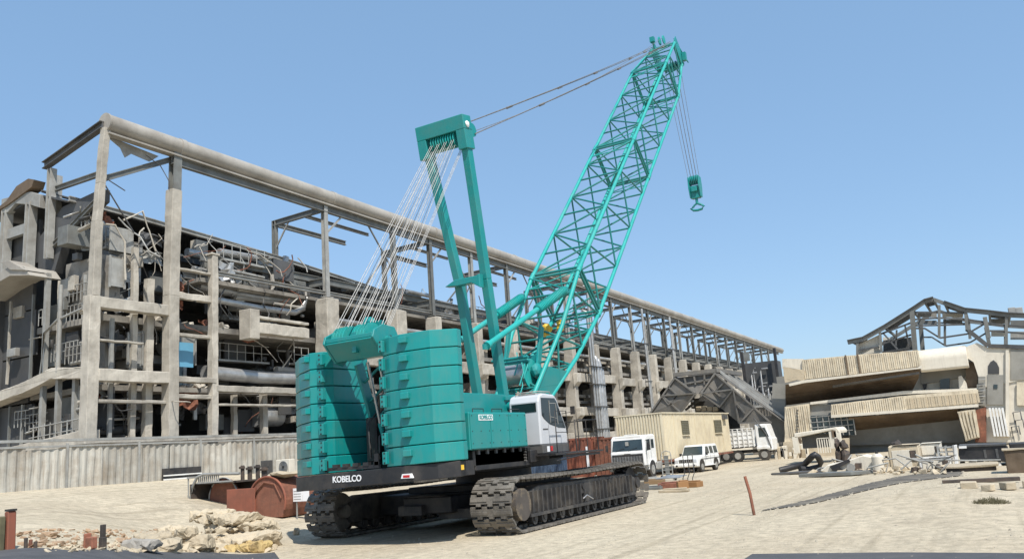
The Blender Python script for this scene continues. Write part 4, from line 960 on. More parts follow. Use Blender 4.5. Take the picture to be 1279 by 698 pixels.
# ------------------------------------------------------------------ vehicles
def wheel(root, x, y, r, w, s, name='wheel'):
    m = MB(); m.tube((x-w/2, y, r), (x+w/2, y, r), r, 28); o = m.build(name, 'tyre', root, .02, world=False)
    m = MB(); m.disc((x+s*(w/2), y, r), 0, r*.58, .04, 20); m.disc((x+s*(w/2+.02), y, r), 0, r*.2, .06, 12)
    for k in range(6): a = k*math.pi/3; m.disc((x+s*(w/2+.022), y+math.cos(a)*r*.4, r+math.sin(a)*r*.4), 0, r*.07, .02, 8)
    m.build('rim', 'light_steel', o, world=False); return o
def jeep():
    t = thing('utility_vehicle', 'white boxy utility vehicle parked in front of the beige site office', 'car', (-18.35, 57.2, 0), rad(-5))
    B = lambda mb, n, m, p=None, bv=0: mb.build(n, m, p or t, bv, world=False)
    W = .86
    m = MB(); m.prism([(-1.95, .42), (-2.0, .62), (-1.96, .98), (-.75, 1.12), (1.95, 1.12), (2.0, .5), (1.9, .38), (-1.8, .36)], 0, -W, W); body = B(m, 'body', 'white_paint', None, .06)
    m = MB(); ca = [(-.72, 1.10), (-.38, 1.72), (-.2, 1.80), (1.85, 1.80), (1.95, 1.70), (1.98, 1.10)]
    n = len(ca); lo = W-.02; hi = W-.14
    vs = [V((sx*(lo-(lo-hi)*(z-1.1)/.7), y, z)) for sx in (-1, 1) for y, z in ca]
    m.add(vs, [tuple(range(n)), tuple(range(n, 2*n))]+[(i, (i+1) % n, n+(i+1) % n, n+i) for i in range(n)]); B(m, 'cabin', 'white_paint', None, .04)
    for sx in (-1, 1):
        for y0, y1, y2 in ((-.55, -.22, .28), (.38, .38, 1.0), (1.12, 1.12, 1.82)):
            m = MB(); f = lambda z: sx*(lo-(lo-hi)*(z-1.1)/.7+.004)
            q = [(f(1.18), y0+.06, 1.18), (f(1.66), y1+.06, 1.66), (f(1.66), y2, 1.66), (f(1.18), y2, 1.18)]
            m.add(q+[(x-sx*.03, y, z) for x, y, z in q], [(0, 1, 2, 3), (4, 5, 6, 7), (0, 1, 5, 4), (1, 2, 6, 5), (2, 3, 7, 6), (3, 0, 4, 7)]); B(m, 'side_window', 'window_glass')
        m = MB(); m.bb(sx*W, sx*(W+.02), -1.3, 1.9, .84, .88); B(m, 'side_moulding', 'dark_steel')
        m = MB(); m.bb(sx*(W+.001), sx*(W+.006), .315, .33, .5, 1.14); m.bb(sx*(W+.001), sx*(W+.006), -.66, -.645, .5, 1.1); m.bb(sx*(W+.001), sx*(W+.006), 1.05, 1.065, .5, 1.14); B(m, 'door_gap', 'black_steel')
        m = MB(); m.bb(sx*(W+.1), sx*(W+.12), -.75, -.3, .98, 1.0); m.box((sx*(W+.1), -.55, 1.18), (.14, .06, .18)); B(m, 'mirror', 'black_steel')
        m = MB(); m.bb(sx*(W-.05), sx*(W+.1), -.9, .95, .38, .44); B(m, 'side_step', 'white_paint', None, .01)
        m = MB(); m.box((sx*.66, -1.985, .80), (.26, .05, .2)); B(m, 'headlight', 'headlight', None, .02)
        for y in (-1.28, 1.22):
            m = MB(); a = [(y+.46*math.cos(k*math.pi/8), .42+.46*math.sin(k*math.pi/8)) for k in range(9)]
            m.prism(a, 0, sx*(W-.3), sx*(W+.012)); B(m, 'wheel_arch', 'black_steel'); wheel(t, sx*(W-.11), y, .36, .22, sx)
    m = MB(); q = [(-.72, -.70, 1.14), (.72, -.70, 1.14), (.66, -.41, 1.68), (-.66, -.41, 1.68)]; q2 = [(x, y-.03, z+.02) for x, y, z in q]
    m.add(q2+q, [(0, 1, 2, 3), (4, 5, 6, 7), (0, 1, 5, 4), (1, 2, 6, 5), (2, 3, 7, 6), (3, 0, 4, 7)]); B(m, 'windscreen', 'window_glass')
    m = MB(); m.bb(-.48, .48, -2.0, -1.965, .68, .90)
    gr = B(m, 'grille', 'black_steel'); m = MB()
    for k in range(6): m.bb(-.42+k*.155, -.38+k*.155, -2.02, -2.0, .69, .89)
    B(m, 'grille_bar', 'bright_steel', gr)
    m = MB(); m.bb(-.88, .88, -2.12, -1.94, .40, .60); bu = B(m, 'bumper', 'white_paint', None, .04)
    m = MB(); m.bb(-.24, .24, -2.135, -2.12, .44, .54); B(m, 'number_plate', 'white_mark', bu)
    for sx in (-1, 1): m = MB(); m.disc((sx*.62, -2.125, .5), 1, .07, .02, 12); B(m, 'fog_lamp', 'black_steel', bu)
    return t
jeep()
def lorry():
    t = thing('truck', 'white bonnetless lorry facing the camera in front of the beige office trailer', 'truck', (-20.75, 51.6, 0), rad(-1))
    B = lambda mb, n, m, p=None, bv=0: mb.build(n, m, p or t, bv, world=False)
    W = 1.2
    m = MB(); m.prism([(-1.0, .75), (-1.05, 1.62), (-.98, 1.78), (-.80, 2.58), (-.6, 2.72), (.9, 2.74), (.98, 2.6), (1.0, .9), (.4, .75)], 0, -W, W); B(m, 'cab', 'white_paint', None, .09)
    m = MB(); q = [(-1.06, -1.0, 1.78), (1.06, -1.0, 1.78), (1.0, -.84, 2.46), (-1.0, -.84, 2.46)]; q = [(x, y-.0, z) for x, y, z in q]; q2 = [(x, y+.1, z) for x, y, z in q]
    m.add(q+q2, [(0, 1, 2, 3), (4, 5, 6, 7), (0, 1, 5, 4), (1, 2, 6, 5), (2, 3, 7, 6), (3, 0, 4, 7)]); ws = B(m, 'windscreen', 'window_glass')
    m = MB(); m.bb(-.1, .12, -1.0, -.97, 2.1, 2.35); B(m, 'sticker', 'light_steel', ws)
    m = MB(); m.path([(-.8, -1.02, 1.8), (-.2, -1.0, 1.95)], .012, 5); m.path([(.1, -1.02, 1.8), (.7, -1.0, 1.95)], .012, 5); B(m, 'wiper', 'black_steel', ws)
    m = MB(); m.bb(-1.05, 1.05, -1.085, -1.04, .82, 1.56); gr = B(m, 'grille', 'black_steel'); m = MB()
    for k in range(7): m.bb(-1.0, 1.0, -1.10, -1.085, .90+k*.08, .915+k*.08)
    for k in range(10): m.bb(-.9+k*.195, -.88+k*.195, -1.102, -1.10, .88, 1.43)
    B(m, 'grille_bar', 'bright_steel', gr)
    m = MB(); m.bb(-.22, .22, -1.07, -1.05, 1.55, 1.60); B(m, 'badge', 'black_steel')
    m = MB(); m.bb(-1.22, 1.22, -1.28, -1.05, .52, .78); bu = B(m, 'bumper', 'dark_steel', None, .03)
    for sx in (-1, 1):
        m = MB(); m.disc((sx*.85, -1.29, .65), 1, .1, .03, 16); B(m, 'headlight', 'headlight', bu)
        m = MB(); m.prism([(-.72, 1.75), (-.58, 2.42), (-.02, 2.44), (-.02, 1.75)], 0, sx*(W-.02), sx*(W+.006)); B(m, 'side_window', 'window_glass')
        m = MB(); m.bb(sx*(W-.02), sx*(W+.006), .15, .62, 1.85, 2.42); B(m, 'side_window', 'window_glass')
        m = MB(); m.bb(sx*(W+.001), sx*(W+.008), .04, .055, .9, 2.5); m.bb(sx*(W+.001), sx*(W+.008), -.8, -.785, .9, 1.75); B(m, 'door_gap', 'black_steel')
        m = MB(); m.path([(sx*W, -.85, 1.7), (sx*(W+.22), -.95, 1.75), (sx*(W+.22), -.95, 2.3), (sx*W, -.8, 2.4)], .02, 6); m.box((sx*(W+.24), -.95, 2.0), (.18, .05, .4)); B(m, 'mirror', 'black_steel')
        m = MB(); a = [(.05+.64*math.cos(k*math.pi/10), .55+.64*math.sin(k*math.pi/10)) for k in range(11)]; m.prism(a, 0, sx*(W-.4), sx*(W+.03)); B(m, 'wheel_arch', 'white_paint', None, .01)
        m = MB(); a = [(.05+.56*math.cos(k*math.pi/10), .55+.56*math.sin(k*math.pi/10)) for k in range(11)]; m.prism(a, 0, sx*(W-.3), sx*(W+.035)); B(m, 'wheel_well', 'black_steel')
        wheel(t, sx*(W-.12), .05, .52, .28, sx)
        m = MB(); m.bb(sx*.75, sx*1.1, 1.2, 2.1, .45, .95); B(m, 'fuel_tank', 'light_steel', None, .05)
        m = MB(); m.bb(sx*(W-.1), sx*(W+.1), -.95, -.6, .5, .56); m.bb(sx*(W-.1), sx*(W+.1), -.95, -.6, .8, .84); B(m, 'step', 'dark_steel')
        for y in (12.5, 13.8): wheel(t, sx*(W-.15), y, .5, .3, sx)
    m = MB(); m.bb(-.45, -.3, .8, 15.2, .62, .85); m.bb(.3, .45, .8, 15.2, .62, .85)
    for k in range(9): m.bb(-1.15, 1.15, 2.6+k*1.5, 2.72+k*1.5, .84, .93)
    B(m, 'chassis', 'rust'); m = MB(); m.bb(-.3, .3, -.6, .2, 2.74, 2.8); m.bb(-.9, .9, -.78, -.7, 2.55, 2.7); B(m, 'roof_visor', 'white_paint', None, .02)
lorry()
# site office on the trailer
of = thing('site_office', 'long beige corrugated site office with two small windows sitting on a trailer', 'container', (-21.2, 54, .95))
x0, x1, y0, y1, z0, z1 = -22.95, -19.5, 54.2, 70.6, .96, 4.12
m = MB(); m.bb(x0+.06, x1-.06, y0+.06, y1-.06, z0, z1-.03); of_b = m.build('wall', 'office_beige', of)
random.seed(3)
for i in range(7):                                # sheeted long side, one mesh per bay
    a = y0+(y1-y0)*i/7; b = y0+(y1-y0)*(i+1)/7; m = MB(); n = 16
    for k in range(n):
        if k % 2 == 0: yy = a+(b-a)*(k+.5)/n; m.box((x1-.045, yy, (z0+z1)/2), (.05, (b-a)/n*.95, z1-z0-.1))
    m.bb(x1-.05, x1+.015, a, a+.05, z0+.03, z1-.05); m.build('side_panel', 'office_beige', of)
m = MB(); n = 17
for k in range(n):
    xx = x0+(x1-x0)*(k+.5)/n; m.box((xx, y0+.03, (z0+z1)/2), ((x1-x0)/n*.5, .08, z1-z0-.1))
m.build('end_panel', 'office_beige', of)
m = MB(); m.bb(x0-.04, x1+.04, y0-.04, y1+.04, z1-.05, z1+.03); m.build('roof', 'office_beige', of)
m = MB(); m.bb(x0, x1+.03, y0-.01, y1, z0-.14, z0); m.build('base_frame', 'rust', of)
for px in (855, 896):
    a = at(px-4, 528, 0, x1).y; b = at(px+4.5, 528, 0, x1).y; m = MB(); m.bb(x1-.02, x1+.035, a, b, 2.55, 3.55); wo = m.build('window', 'dry_leaf', of)
    m = MB()
    for k in range(1, 8): m.bb(x1+.036, x1+.05, a, b, 2.55+k*.125, 2.565+k*.125)
    m.build('grille', 'wall_grey', wo)
    m = MB(); m.bb(x1, x1+.06, a-.06, b+.06, 3.55, 3.61); m.bb(x1, x1+.08, a-.06, b+.06, 2.49, 2.55); m.build('frame', 'office_beige', wo)
m = MB(); m.bb(x1, x1+.25, 68.6, 69.4, 3.6, 3.95); m.build('vent_box', 'dark_steel', of)
# red shipping container, blue one behind the crane
def cargo_box(name, label, x0, x1, y0, y1, z0, z1, mt):
    t = thing(name, label, 'container', ((x0+x1)/2, y0, z0))
    m = MB(); m.bb(x0+.05, x1-.05, y0+.05, y1-.05, z0+.08, z1-.03); m.build('wall', mt, t)
    m = MB(); n = int((x1-x0)/.26)
    for k in range(n): xx = x0+(x1-x0)*(k+.5)/n; m.box((xx, y0+.035, (z0+z1)/2), (.14, .06, z1-z0-.25))
    m.build('front_panel', mt, t); m = MB(); n = int((y1-y0)/.26)
    for k in range(n): yy = y0+(y1-y0)*(k+.5)/n; m.box((x1-.03, yy, (z0+z1)/2), (.06, .14, z1-z0-.25))
    m.build('side_panel', mt, t)
    m = MB()
    for x in (x0, x1-.14):
        for y in (y0-.01, y1-.14): m.bb(x, x+.15, y, y+.15, z0, z1)
    m.build('corner_post', mt, t); m = MB(); m.bb(x0, x1+.005, y0-.012, y0+.1, z1-.12, z1+.01); m.bb(x0, x1+.005, y0-.012, y0+.1, z0, z0+.13); m.bb(x1-.1, x1+.01, y0, y1, z1-.12, z1+.012); m.build('top_rail', mt, t)
    return t
a = at(696, 560, 1, 53); c = at(738, 560, 1, 53); b = at(765, 560, 1, 53); zt1 = at(735, 546, 1, 53).z
rc = cargo_box('shipping_container', 'faded rust-red corrugated shipping container directly behind the crane cab', a.x-2.5, c.x, 53, 55.4, .2, zt1, 'rust_red')
cargo_box('shipping_container', 'rust-red corrugated container between the red one behind the cab and the white lorry', c.x+.08, b.x, 53.4, 55.6, .1, zt1-.1, 'rust')
m = MB(); m.bb(c.x-.35, c.x-.2, 52.9, 52.99, .6, zt1-.6); m.build('notice', 'white_mark', rc)
a = at(655, 575, 1, 50); b = at(691, 575, 1, 50)
cargo_box('shipping_container', 'small blue corrugated container glimpsed under the crane cab', a.x-1, b.x, 49.5, 52, .3, 2.0, 'blue_paint')
# stake-sided truck farther off
t = thing('truck', 'white stake sided cargo truck standing beyond the site office', 'truck', (-18.5, 72.5, 0))
L = at(916, 540, 1, 72.5).x-1.6; R = at(966, 540, 1, 72.5).x
m = MB(); m.bb(L, R-1.35, 71.500, 73.700, 1.15, 1.25); m.bb(L, R-.2, 72.000, 73.200, .7, .95); m.build('chassis', 'black_steel', t)
MB().bb(L, R-1.4, 73.600, 73.680, 1.25, 2.6).build('cargo_side', 'white_paint', t); sd = MB().bb(L, R-1.4, 71.480, 71.560, 1.25, 2.6).build('cargo_side', 'white_paint', t)
m = MB(); k = L+.1
while k < R-1.5: m.bb(k, k+.09, 71.400, 71.480, 1.2, 2.75); k += .42
for z in (1.5, 1.85, 2.2, 2.55, 2.72): m.bb(L, R-1.4, 71.430, 71.475, z, z+.05)
m.build('stake', 'white_paint', sd)
m = MB(); m.prism([(R-1.3, .8), (R-1.3, 3.0), (R-.35, 3.0), (R-.1, 1.9), (R, 1.75), (R, .8)], 1, 71.550, 73.600); cb_ = m.build('cab', 'white_paint', t, .07)
m = MB(); m.prism([(R-1.0, 1.95), (R-1.0, 2.7), (R-.45, 2.7), (R-.2, 1.95)], 1, 71.530, 71.560); m.build('side_window', 'window_glass', cb_)
m = MB(); m.path([(R-1.35, 71.500, 3.3), (R-1.2, 71.5, 3.5), (R-.4, 71.5, 2.2), (R-.1, 71.5, 1.0)], .05, 6); m.build('brace', 'dark_steel', t)
for x in (L+1.0, L+2.0, R-.75): 
    m = MB(); m.disc((x, 71.700, .5), 1, .5, .3, 24); o = m.build('wheel', 'tyre', t, .02); m = MB(); m.disc((x, 71.540, .5), 1, .27, .04, 16); m.build('rim', 'light_steel', o)
m = MB(); m.bb(R-1.3, R-.2, 71.450, 71.600, .95, 1.2); m.build('mudguard', 'white_paint', t, .03)

# ------------------------------------------------------------------ upturned steel hopper
hp = thing('steel_hopper', 'large weathered grey steel hopper with ribbed sloping plates behind the site office', 'hopper', (-22, 75, 0))
def q3(px, py, y=75.): return at(px, py, 1, y)
def plate(pts, th=.16, y=75., dy=None):
    m = MB(); P_ = [q3(p[0], p[1], p[2] if len(p) > 2 else y) for p in pts]; n = len(P_); Q = [p+V((0, th, 0)) for p in P_]
    m.add(P_+Q, [tuple(range(n)), tuple(range(n, 2*n))]+[(i, (i+1) % n, n+(i+1) % n, n+i) for i in range(n)]); return m
A_ = [(812, 516), (843, 472), (868, 491.5, 74.6), (850, 516)]
C_ = [(893, 466), (916, 486, 74.5), (962, 527, 75), (922, 529, 75), (899, 508, 75), (876, 491.5, 74.6)]
plate(A_).build('left_plate', 'hopper_steel', hp); 
plate([(893, 466), (916, 486, 74.5), (899, 508), (876, 491.5, 74.6)]).build('right_plate', 'hopper_steel', hp)
plate([(916, 486, 74.5), (962, 527), (923, 528)]).build('right_plate', 'hopper_steel', hp)
plate([(916, 486, 74.5), (923, 528), (899, 508)]).build('right_plate', 'hopper_steel', hp)
plate([(843, 472), (893, 466), (873, 491, 74.7), (868, 491.5, 74.7)], .15, 75.25).build('middle_plate', 'hopper_steel', hp)
def rib(pts, w=.13, y=74.86, mt='hopper_steel'):
    m = MB()
    P_ = [q3(p[0], p[1], (p[2]-.1 if len(p) > 2 else y)) for p in pts]
    for a, b in zip(P_, P_[1:]): m.beam(a, b, w, .18, (0, 1, 0))
    m.build('rib', mt, hp)
for pts in ([(812, 516), (843, 472), (868, 491, 74.6)], [(827, 494), (868, 491, 74.6)], [(828, 494), (850, 515)], [(868, 492, 74.6), (849, 516)], [(827, 494), (835, 505), (850, 491)], [(835, 483), (846, 493), (838, 505)],
            [(876, 491, 74.6), (893, 466), (916, 486, 74.5)], [(876, 491, 74.6), (916, 486, 74.5)], [(916, 486, 74.5), (899, 508)], [(876, 491, 74.6), (899, 508)], [(893, 468), (884, 480), (893, 489)], [(905, 477, 74.8), (893, 489), (906, 500)],
            [(916, 486, 74.5), (923, 528)], [(942, 509), (925, 527)], [(916, 486, 74.5), (942, 509), (962, 527)], [(920, 504, 74.6), (930, 516)], [(928, 497, 74.8), (920, 508)], [(923, 528), (964, 527)], [(855, 472), (858, 484)], [(867, 470), (869, 480)], [(880, 468), (880, 480)], [(850, 480), (889, 473)]): rib(pts)
# roofs running back from the front plates
def slope(p, q, name, d=5.5, w=0):
    m = MB(); a, b = q3(*p), q3(*q); D = V((0, d, 0)); T_ = V((0, 0, .12))
    m.add([a, b, b+D, a+D, a+T_, b+T_, b+D+T_, a+D+T_], [(0, 1, 2, 3), (4, 5, 6, 7), (0, 1, 5, 4), (1, 2, 6, 5), (2, 3, 7, 6), (3, 0, 4, 7)]); m.build(name, 'hopper_steel', hp)
slope((893, 465), (982, 529), 'chute', 5); slope((812, 516), (843, 471), 'chute', 5); slope((843, 471), (868, 491), 'chute', 4)
for k in range(4):
    m = MB(); a, b = q3(894, 463.5), q3(980, 526); m.beam(a+V((0, .4+k*1.3, .22)), b+V((0, .4+k*1.3, .22)), .12, .2); m.build('chute_rail', 'light_steel', hp)
m = MB(); a, b = q3(843, 468), q3(894, 462.5); m.beam(a, b, .5, .35); m.beam(a+V((0, 4, 0)), b+V((0, 4, 0)), .3, .35); m.beam(b+V((0, -.1, 0)), b+V((1.2, 4, -.3)), .3, .35); m.build('top_frame', 'hopper_steel', hp)
m = MB(); m.bb(q3(850, 500).x, q3(905, 500).x, 79, 79.2, 1, 6); m.build('back_plate', 'dark_clad', hp)
for px in (815, 850, 897):
    p = q3(px, 515, 75.6); m = MB(); m.beam((p.x, 75.6, 0), (p.x, 75.6, p.z-.2), .22, .22, (0, 1, 0)); m.build('leg', 'hopper_steel', hp)
for k in range(4): m = MB(); a, b = q3(856+k*4, 512-k*4, 77+.3*k), q3(884, 490+k*3, 77+.3*k); m.beam(a, b, .1, .2); m.build('inner_bar', 'dark_steel', hp)
random.seed(9)
tag_w = thing('block_stack', 'row of pale stone blocks inside the steel hopper mouth', 'blocks', (q3(885, 512).x, 77, 0))
for k in range(4): p = q3(873+k*7, 510, 77); m = MB(); m.box((p.x, 77, p.z), (.45, .5, .4)); m.build('block', 'pale_stone', tag_w, .03)
m = MB(); m.bb(q3(870, 515, 77).x, q3(902, 515, 77).x, 76.8, 77.4, 0, q3(880, 514, 77).z-.15); m.build('plinth', 'wall_grey', tag_w)

# ------------------------------------------------------------------ building on the right
RB = thing('terraced_building', 'cream building with ribbed balcony parapets and an open steel roof on the right', 'building', (-7, 75, 0))
def face(pts, mt, name, th=.3, y=75., parent=None, bevel=0): return plate(pts, th, y).build(name, mt, parent or RB, bevel)
def ribs(x0, yt0, yb0, x1, yt1, yb1, n, y, par, name='rib', mt='cream_ribs', w=.12):
    m = MB()
    for k in range(n):
        t = (k+.5)/n; px = x0+(x1-x0)*t; a = q3(px, yt0+(yt1-yt0)*t, y); b = q3(px, yb0+(yb1-yb0)*t, y)
        m.bb(a.x-w/2, a.x+w/2, y-.05-.03*(k % 3), y, b.z+.03, a.z-.03)
    m.build(name, mt, par)
# core volume behind everything
m = MB(); a = q3(979, 540, 78); b = q3(1300, 540, 78); m.bb(a.x, b.x+6, 78, 92, -.5, q3(1050, 462, 78).z); m.build('wall', 'wall_grey', RB)
o = face([(977, 448), (1003, 448), (1003, 470), (977, 460)], 'cream_wall', 'parapet', .3, 74.4)
o = face([(1002, 449), (1070, 443), (1070, 467), (1002, 474)], 'cream_ribs', 'parapet', .3, 74.2); ribs(1002, 449, 474, 1070, 443, 467, 26, 74.2, o)
o = face([(1070, 443), (1147, 437), (1147, 458), (1070, 467)], 'cream_ribs', 'parapet', .3, 74.2); ribs(1070, 443, 467, 1147, 437, 458, 30, 74.2, o)
for px in (1056, 1071): m = MB(); p = q3(px, 443 if px > 1060 else 444, 74.1); q = q3(px, 469, 74.1); m.bb(p.x-.05, p.x+.05, 74.0, 74.15, q.z, p.z+.05); m.build('joint', 'soffit_brown', o)
face([(978, 458), (1005, 462), (1004, 476), (995, 474), (980, 478)], 'pale_stone', 'broken_edge', .3, 74.0)
face([(985, 479), (1004, 474.5), (1147, 458.5), (1151, 455), (1151, 460), (1004, 478), (986, 482)], 'cream_wall', 'ledge', .3, 73.9)
# slanting soffits
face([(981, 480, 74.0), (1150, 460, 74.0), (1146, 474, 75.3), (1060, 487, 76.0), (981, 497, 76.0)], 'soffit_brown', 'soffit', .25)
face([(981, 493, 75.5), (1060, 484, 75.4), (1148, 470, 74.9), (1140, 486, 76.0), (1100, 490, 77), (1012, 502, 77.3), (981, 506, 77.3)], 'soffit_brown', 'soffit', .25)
face([(1040, 481, 73.95), (1148, 464, 73.9), (1148, 467, 73.95), (1040, 484, 74.2)], 'dark_steel', 'gutter', .1)
face([(1012, 502), (1130, 488), (1220, 484.5), (1220, 488), (1130, 492), (1012, 505)], 'cream_wall', 'ledge', .5, 74.6)
face([(1140, 467), (1206, 457), (1206, 486), (1140, 492)], 'cream_wall', 'wall', .3, 76.8)
face([(1150, 466), (1207, 458), (1207, 470), (1150, 480)], 'wall_grey', 'wall', .3, 76.5)
o = face([(1174, 474), (1186, 472), (1186, 486), (1174, 488)], 'window_glass', 'window', .1, 76.4)
face([(1152, 480), (1158, 479), (1157, 485), (1154, 487)], 'black_steel', 'opening', .1, 76.4)
face([(1197, 470), (1201, 469), (1207, 478), (1209, 488), (1198, 489)], 'cream_wall', 'fin', .8, 75.2)
# rounded upper volume
m = MB(); L_b = q3(1146, 437, 75); R_b = q3(1206, 433, 75); zt_, zb_ = q3(1175, 434, 75).z, q3(1175, 463, 75).z; n = 12; pr_ = []
for k in range(n+1):
    t = k/n*math.pi/2; pr_.append((75.6-1.2*math.sin(t) if k < n else 74.4, zt_-(1-math.cos(t))*.9))
pr_ += [(74.4, zb_+.15), (74.6, zb_), (78, zb_+.2), (78, zt_)]
m.prism(pr_, 0, L_b.x, R_b.x); m.build('upper_storey', 'cream_wall', RB, .04)
face([(1204, 434), (1220, 428), (1234, 434), (1300, 435), (1300, 470), (1222, 485), (1222, 470), (1216, 452), (1208, 447)], 'cream_wall', 'wall', .4, 74.9)
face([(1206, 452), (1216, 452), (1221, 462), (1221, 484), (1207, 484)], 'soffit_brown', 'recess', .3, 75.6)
face([(1220, 480), (1300, 470), (1300, 552), (1232, 552), (1232, 508), (1220, 506)], 'cream_wall', 'wall', .4, 75.0)
o = face([(1234, 467), (1234, 457), (1237, 452), (1241, 449.5), (1245, 453), (1248, 459), (1248, 467)], 'dark_clad', 'arched_window', .1, 74.86)
face([(1233, 468), (1253, 468), (1253, 505), (1233, 505)], 'wall_grey', 'panel', .1, 74.85)
face([(1241, 480), (1246, 480), (1246, 485), (1241, 485)], 'window_glass', 'window', .1, 74.8)
face([(1256, 437), (1260, 437), (1261, 545), (1256, 545)], 'cream_wall', 'pilaster', .2, 74.7)
o = face([(1262, 436), (1300, 436), (1300, 474), (1262, 474)], 'wall_grey', 'panel', .1, 74.85)
o = face([(1270, 477), (1300, 477), (1300, 506), (1270, 506)], 'cream_ribs', 'panel', .1, 74.8)
face([(1222, 470), (1231, 470), (1231, 506), (1222, 506)], 'wall_grey', 'panel', .1, 74.85)
for k in range(5): a = q3(1222, 474+k*7, 74.7); b = q3(1231, 474+k*7, 74.7); m = MB(); m.bb(a.x, b.x, 74.6, 74.7, a.z-.04, a.z+.04); m.build('slat', 'light_steel', RB)
for px in (1236, 1240, 1244, 1248, 1252): a = q3(px, 509, 74.6); b = q3(px, 545, 74.6); m = MB(); m.bb(a.x-.07, a.x+.07, 74.5, 74.7, b.z, a.z); m.build('baluster', 'white_paint', RB)
face([(1218, 512), (1232, 508), (1232, 552), (1218, 552)], 'rust', 'pillar', .5, 74.8)
o = face([(1196, 514, 74.0), (1218, 511, 74.0), (1224, 546, 74.2), (1206, 551, 74.2)], 'cream_ribs', 'fluted_pillar', .8)
for k in range(5):
    m = MB(); m.beam(q3(1198+k*4.4, 515-k*.6, 73.95), q3(1207+k*3.6, 549-k, 74.1), .13, .12, (0, 1, 0)); m.build('flute', 'cream_ribs', o)
for px, py in ((1266, 520), (1269, 530), (1264, 538)):
    m = MB(); p = q3(px, py, 74.6); m.path([p+V((0, 0, -.6)), p+V((0, 0, .3)), p+V((.5, 0, .35)), p+V((.5, 0, -.3))], .05, 6); m.build('wall_pipe', 'dark_steel', RB)
# lower balcony
o = face([(1038, 505), (1130, 494), (1130, 513), (1038, 519)], 'cream_ribs', 'parapet', .3, 74.3); ribs(1038, 505, 519, 1130, 494, 513, 34, 74.3, o)
o = face([(1130, 494), (1222, 486), (1222, 505), (1130, 513)], 'cream_ribs', 'parapet', .3, 74.3); ribs(1130, 497, 511, 1222, 490, 503, 32, 74.3, o, 'baluster', 'pale_stone', .16)
face([(1038, 518), (1222, 504.5), (1222, 508), (1038, 521.5)], 'cream_wall', 'ledge', .5, 74.0)
face([(1012, 504), (1038, 505), (1038, 519), (1012, 519)], 'wall_grey', 'panel', .2, 74.9)
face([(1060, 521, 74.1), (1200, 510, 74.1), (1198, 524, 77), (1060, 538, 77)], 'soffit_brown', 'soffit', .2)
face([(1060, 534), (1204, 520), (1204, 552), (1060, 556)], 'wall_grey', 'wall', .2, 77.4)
face([(980, 508), (1011, 504), (1011, 550), (980, 552)], 'cream_ribs', 'pillar', 1.5, 74.6); 
ribs(981, 508, 546, 1010, 505, 546, 11, 74.6, RB, 'fluting', 'cream_ribs', .1)
m = MB()
for k in range(9): a = q3(996, 512+k*4, 74.45); m.bb(a.x-.06, a.x+.06, 74.4, 74.5, a.z-.05, a.z+.05)
m.build('vent', 'dark_steel', RB)
face([(978, 552), (1060, 547), (1060, 575), (978, 575)], 'pale_stone', 'base_wall', .6, 74.3)
random.seed(40)
for k in range(16):
    px = random.uniform(968, 1012); py = random.uniform(553, 566); a = q3(px, py, 73.6); m = MB(); h = random.uniform(.3, 1.3); m.bb(a.x-random.uniform(.05, .35), a.x+.08, 73.2, 73.8, max(-.3, a.z-h), a.z); m.build('rubble_wall', random.choice(['pale_stone', 'cream_wall', 'dark_steel', 'concrete']), RB, .03)
o = face([(991, 570), (991, 550), (993, 547), (999, 547), (1001, 550), (1001, 570)], 'soffit_brown', 'door', .2, 74.25); face([(994, 553), (999, 553), (999, 570), (994, 570)], 'pale_stone', 'door_leaf', .1, 74.2, o)
o = face([(1011, 519), (1067, 517), (1067, 543), (1011, 545)], 'window_glass', 'window', .2, 74.7)
random.seed(12); m = MB()
for k in range(8): a = q3(1012+k*7.6, 519, 74.6); b = q3(1012+k*7.6, 543, 74.6); m.bb(a.x-.04, a.x+.04, 74.55, 74.62, b.z, a.z)
for k in range(4): a = q3(1012, 521+k*6.5, 74.6); b = q3(1066, 521+k*6.5, 74.6); m.bb(a.x, b.x, 74.5, 74.55, a.z-.03, a.z+.03)
m.build('window_frame', 'light_steel', o)
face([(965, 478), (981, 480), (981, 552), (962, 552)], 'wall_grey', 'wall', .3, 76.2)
# open steel roof
def rbeam(pts, w=.22, h=.3, mt='grey_steel', y=75.2, d=None, name='rafter'):
    for a, b in zip(pts, pts[1:]):
        m = MB(); A, B_ = q3(a[0], a[1], y), q3(b[0], b[1], y); m.beam(A, B_, w, h, (0, 1, 0))
        m.build(name, mt, RB)
        if d: MB().beam(A+V((0, d, 0)), B_+V((0, d, 0)), w, h, (0, 1, 0)).build(name, mt, RB)
top = [(1059, 428), (1078, 424), (1105, 409), (1140, 387), (1155, 377), (1166, 374), (1180, 379), (1206, 388), (1236, 391), (1261, 394), (1300, 396)]
rbeam(top, .28, .3, 'grey_steel', 75.2, 9, 'rafter')
for k, (a, b) in enumerate(zip(top, top[1:])):          # roof sheets, partly stripped
    A, B_ = q3(*a, 75.2), q3(*b, 75.2)
    if k in (0, 1, 2, 3, 4, 6, 7, 8, 9):
        m = MB(); T_ = V((0, 0, .08)); D0 = V((0, -.3, .15)); D1 = V((0, 2.2 if k % 2 else 5, .15)); m.add([A+D0, B_+D0, B_+D1, A+D1, A+D0+T_, B_+D0+T_, B_+D1+T_, A+D1+T_], [(0, 1, 2, 3), (4, 5, 6, 7), (0, 1, 5, 4), (1, 2, 6, 5), (2, 3, 7, 6), (3, 0, 4, 7)]); m.build('roof_sheet', 'dark_clad', RB)
for k in range(1, 10):
    A = q3(*top[k], 75.2); m = MB(); m.beam(A, A+V((0, 9, 0)), .16, .2); m.build('purlin', 'grey_steel', RB)
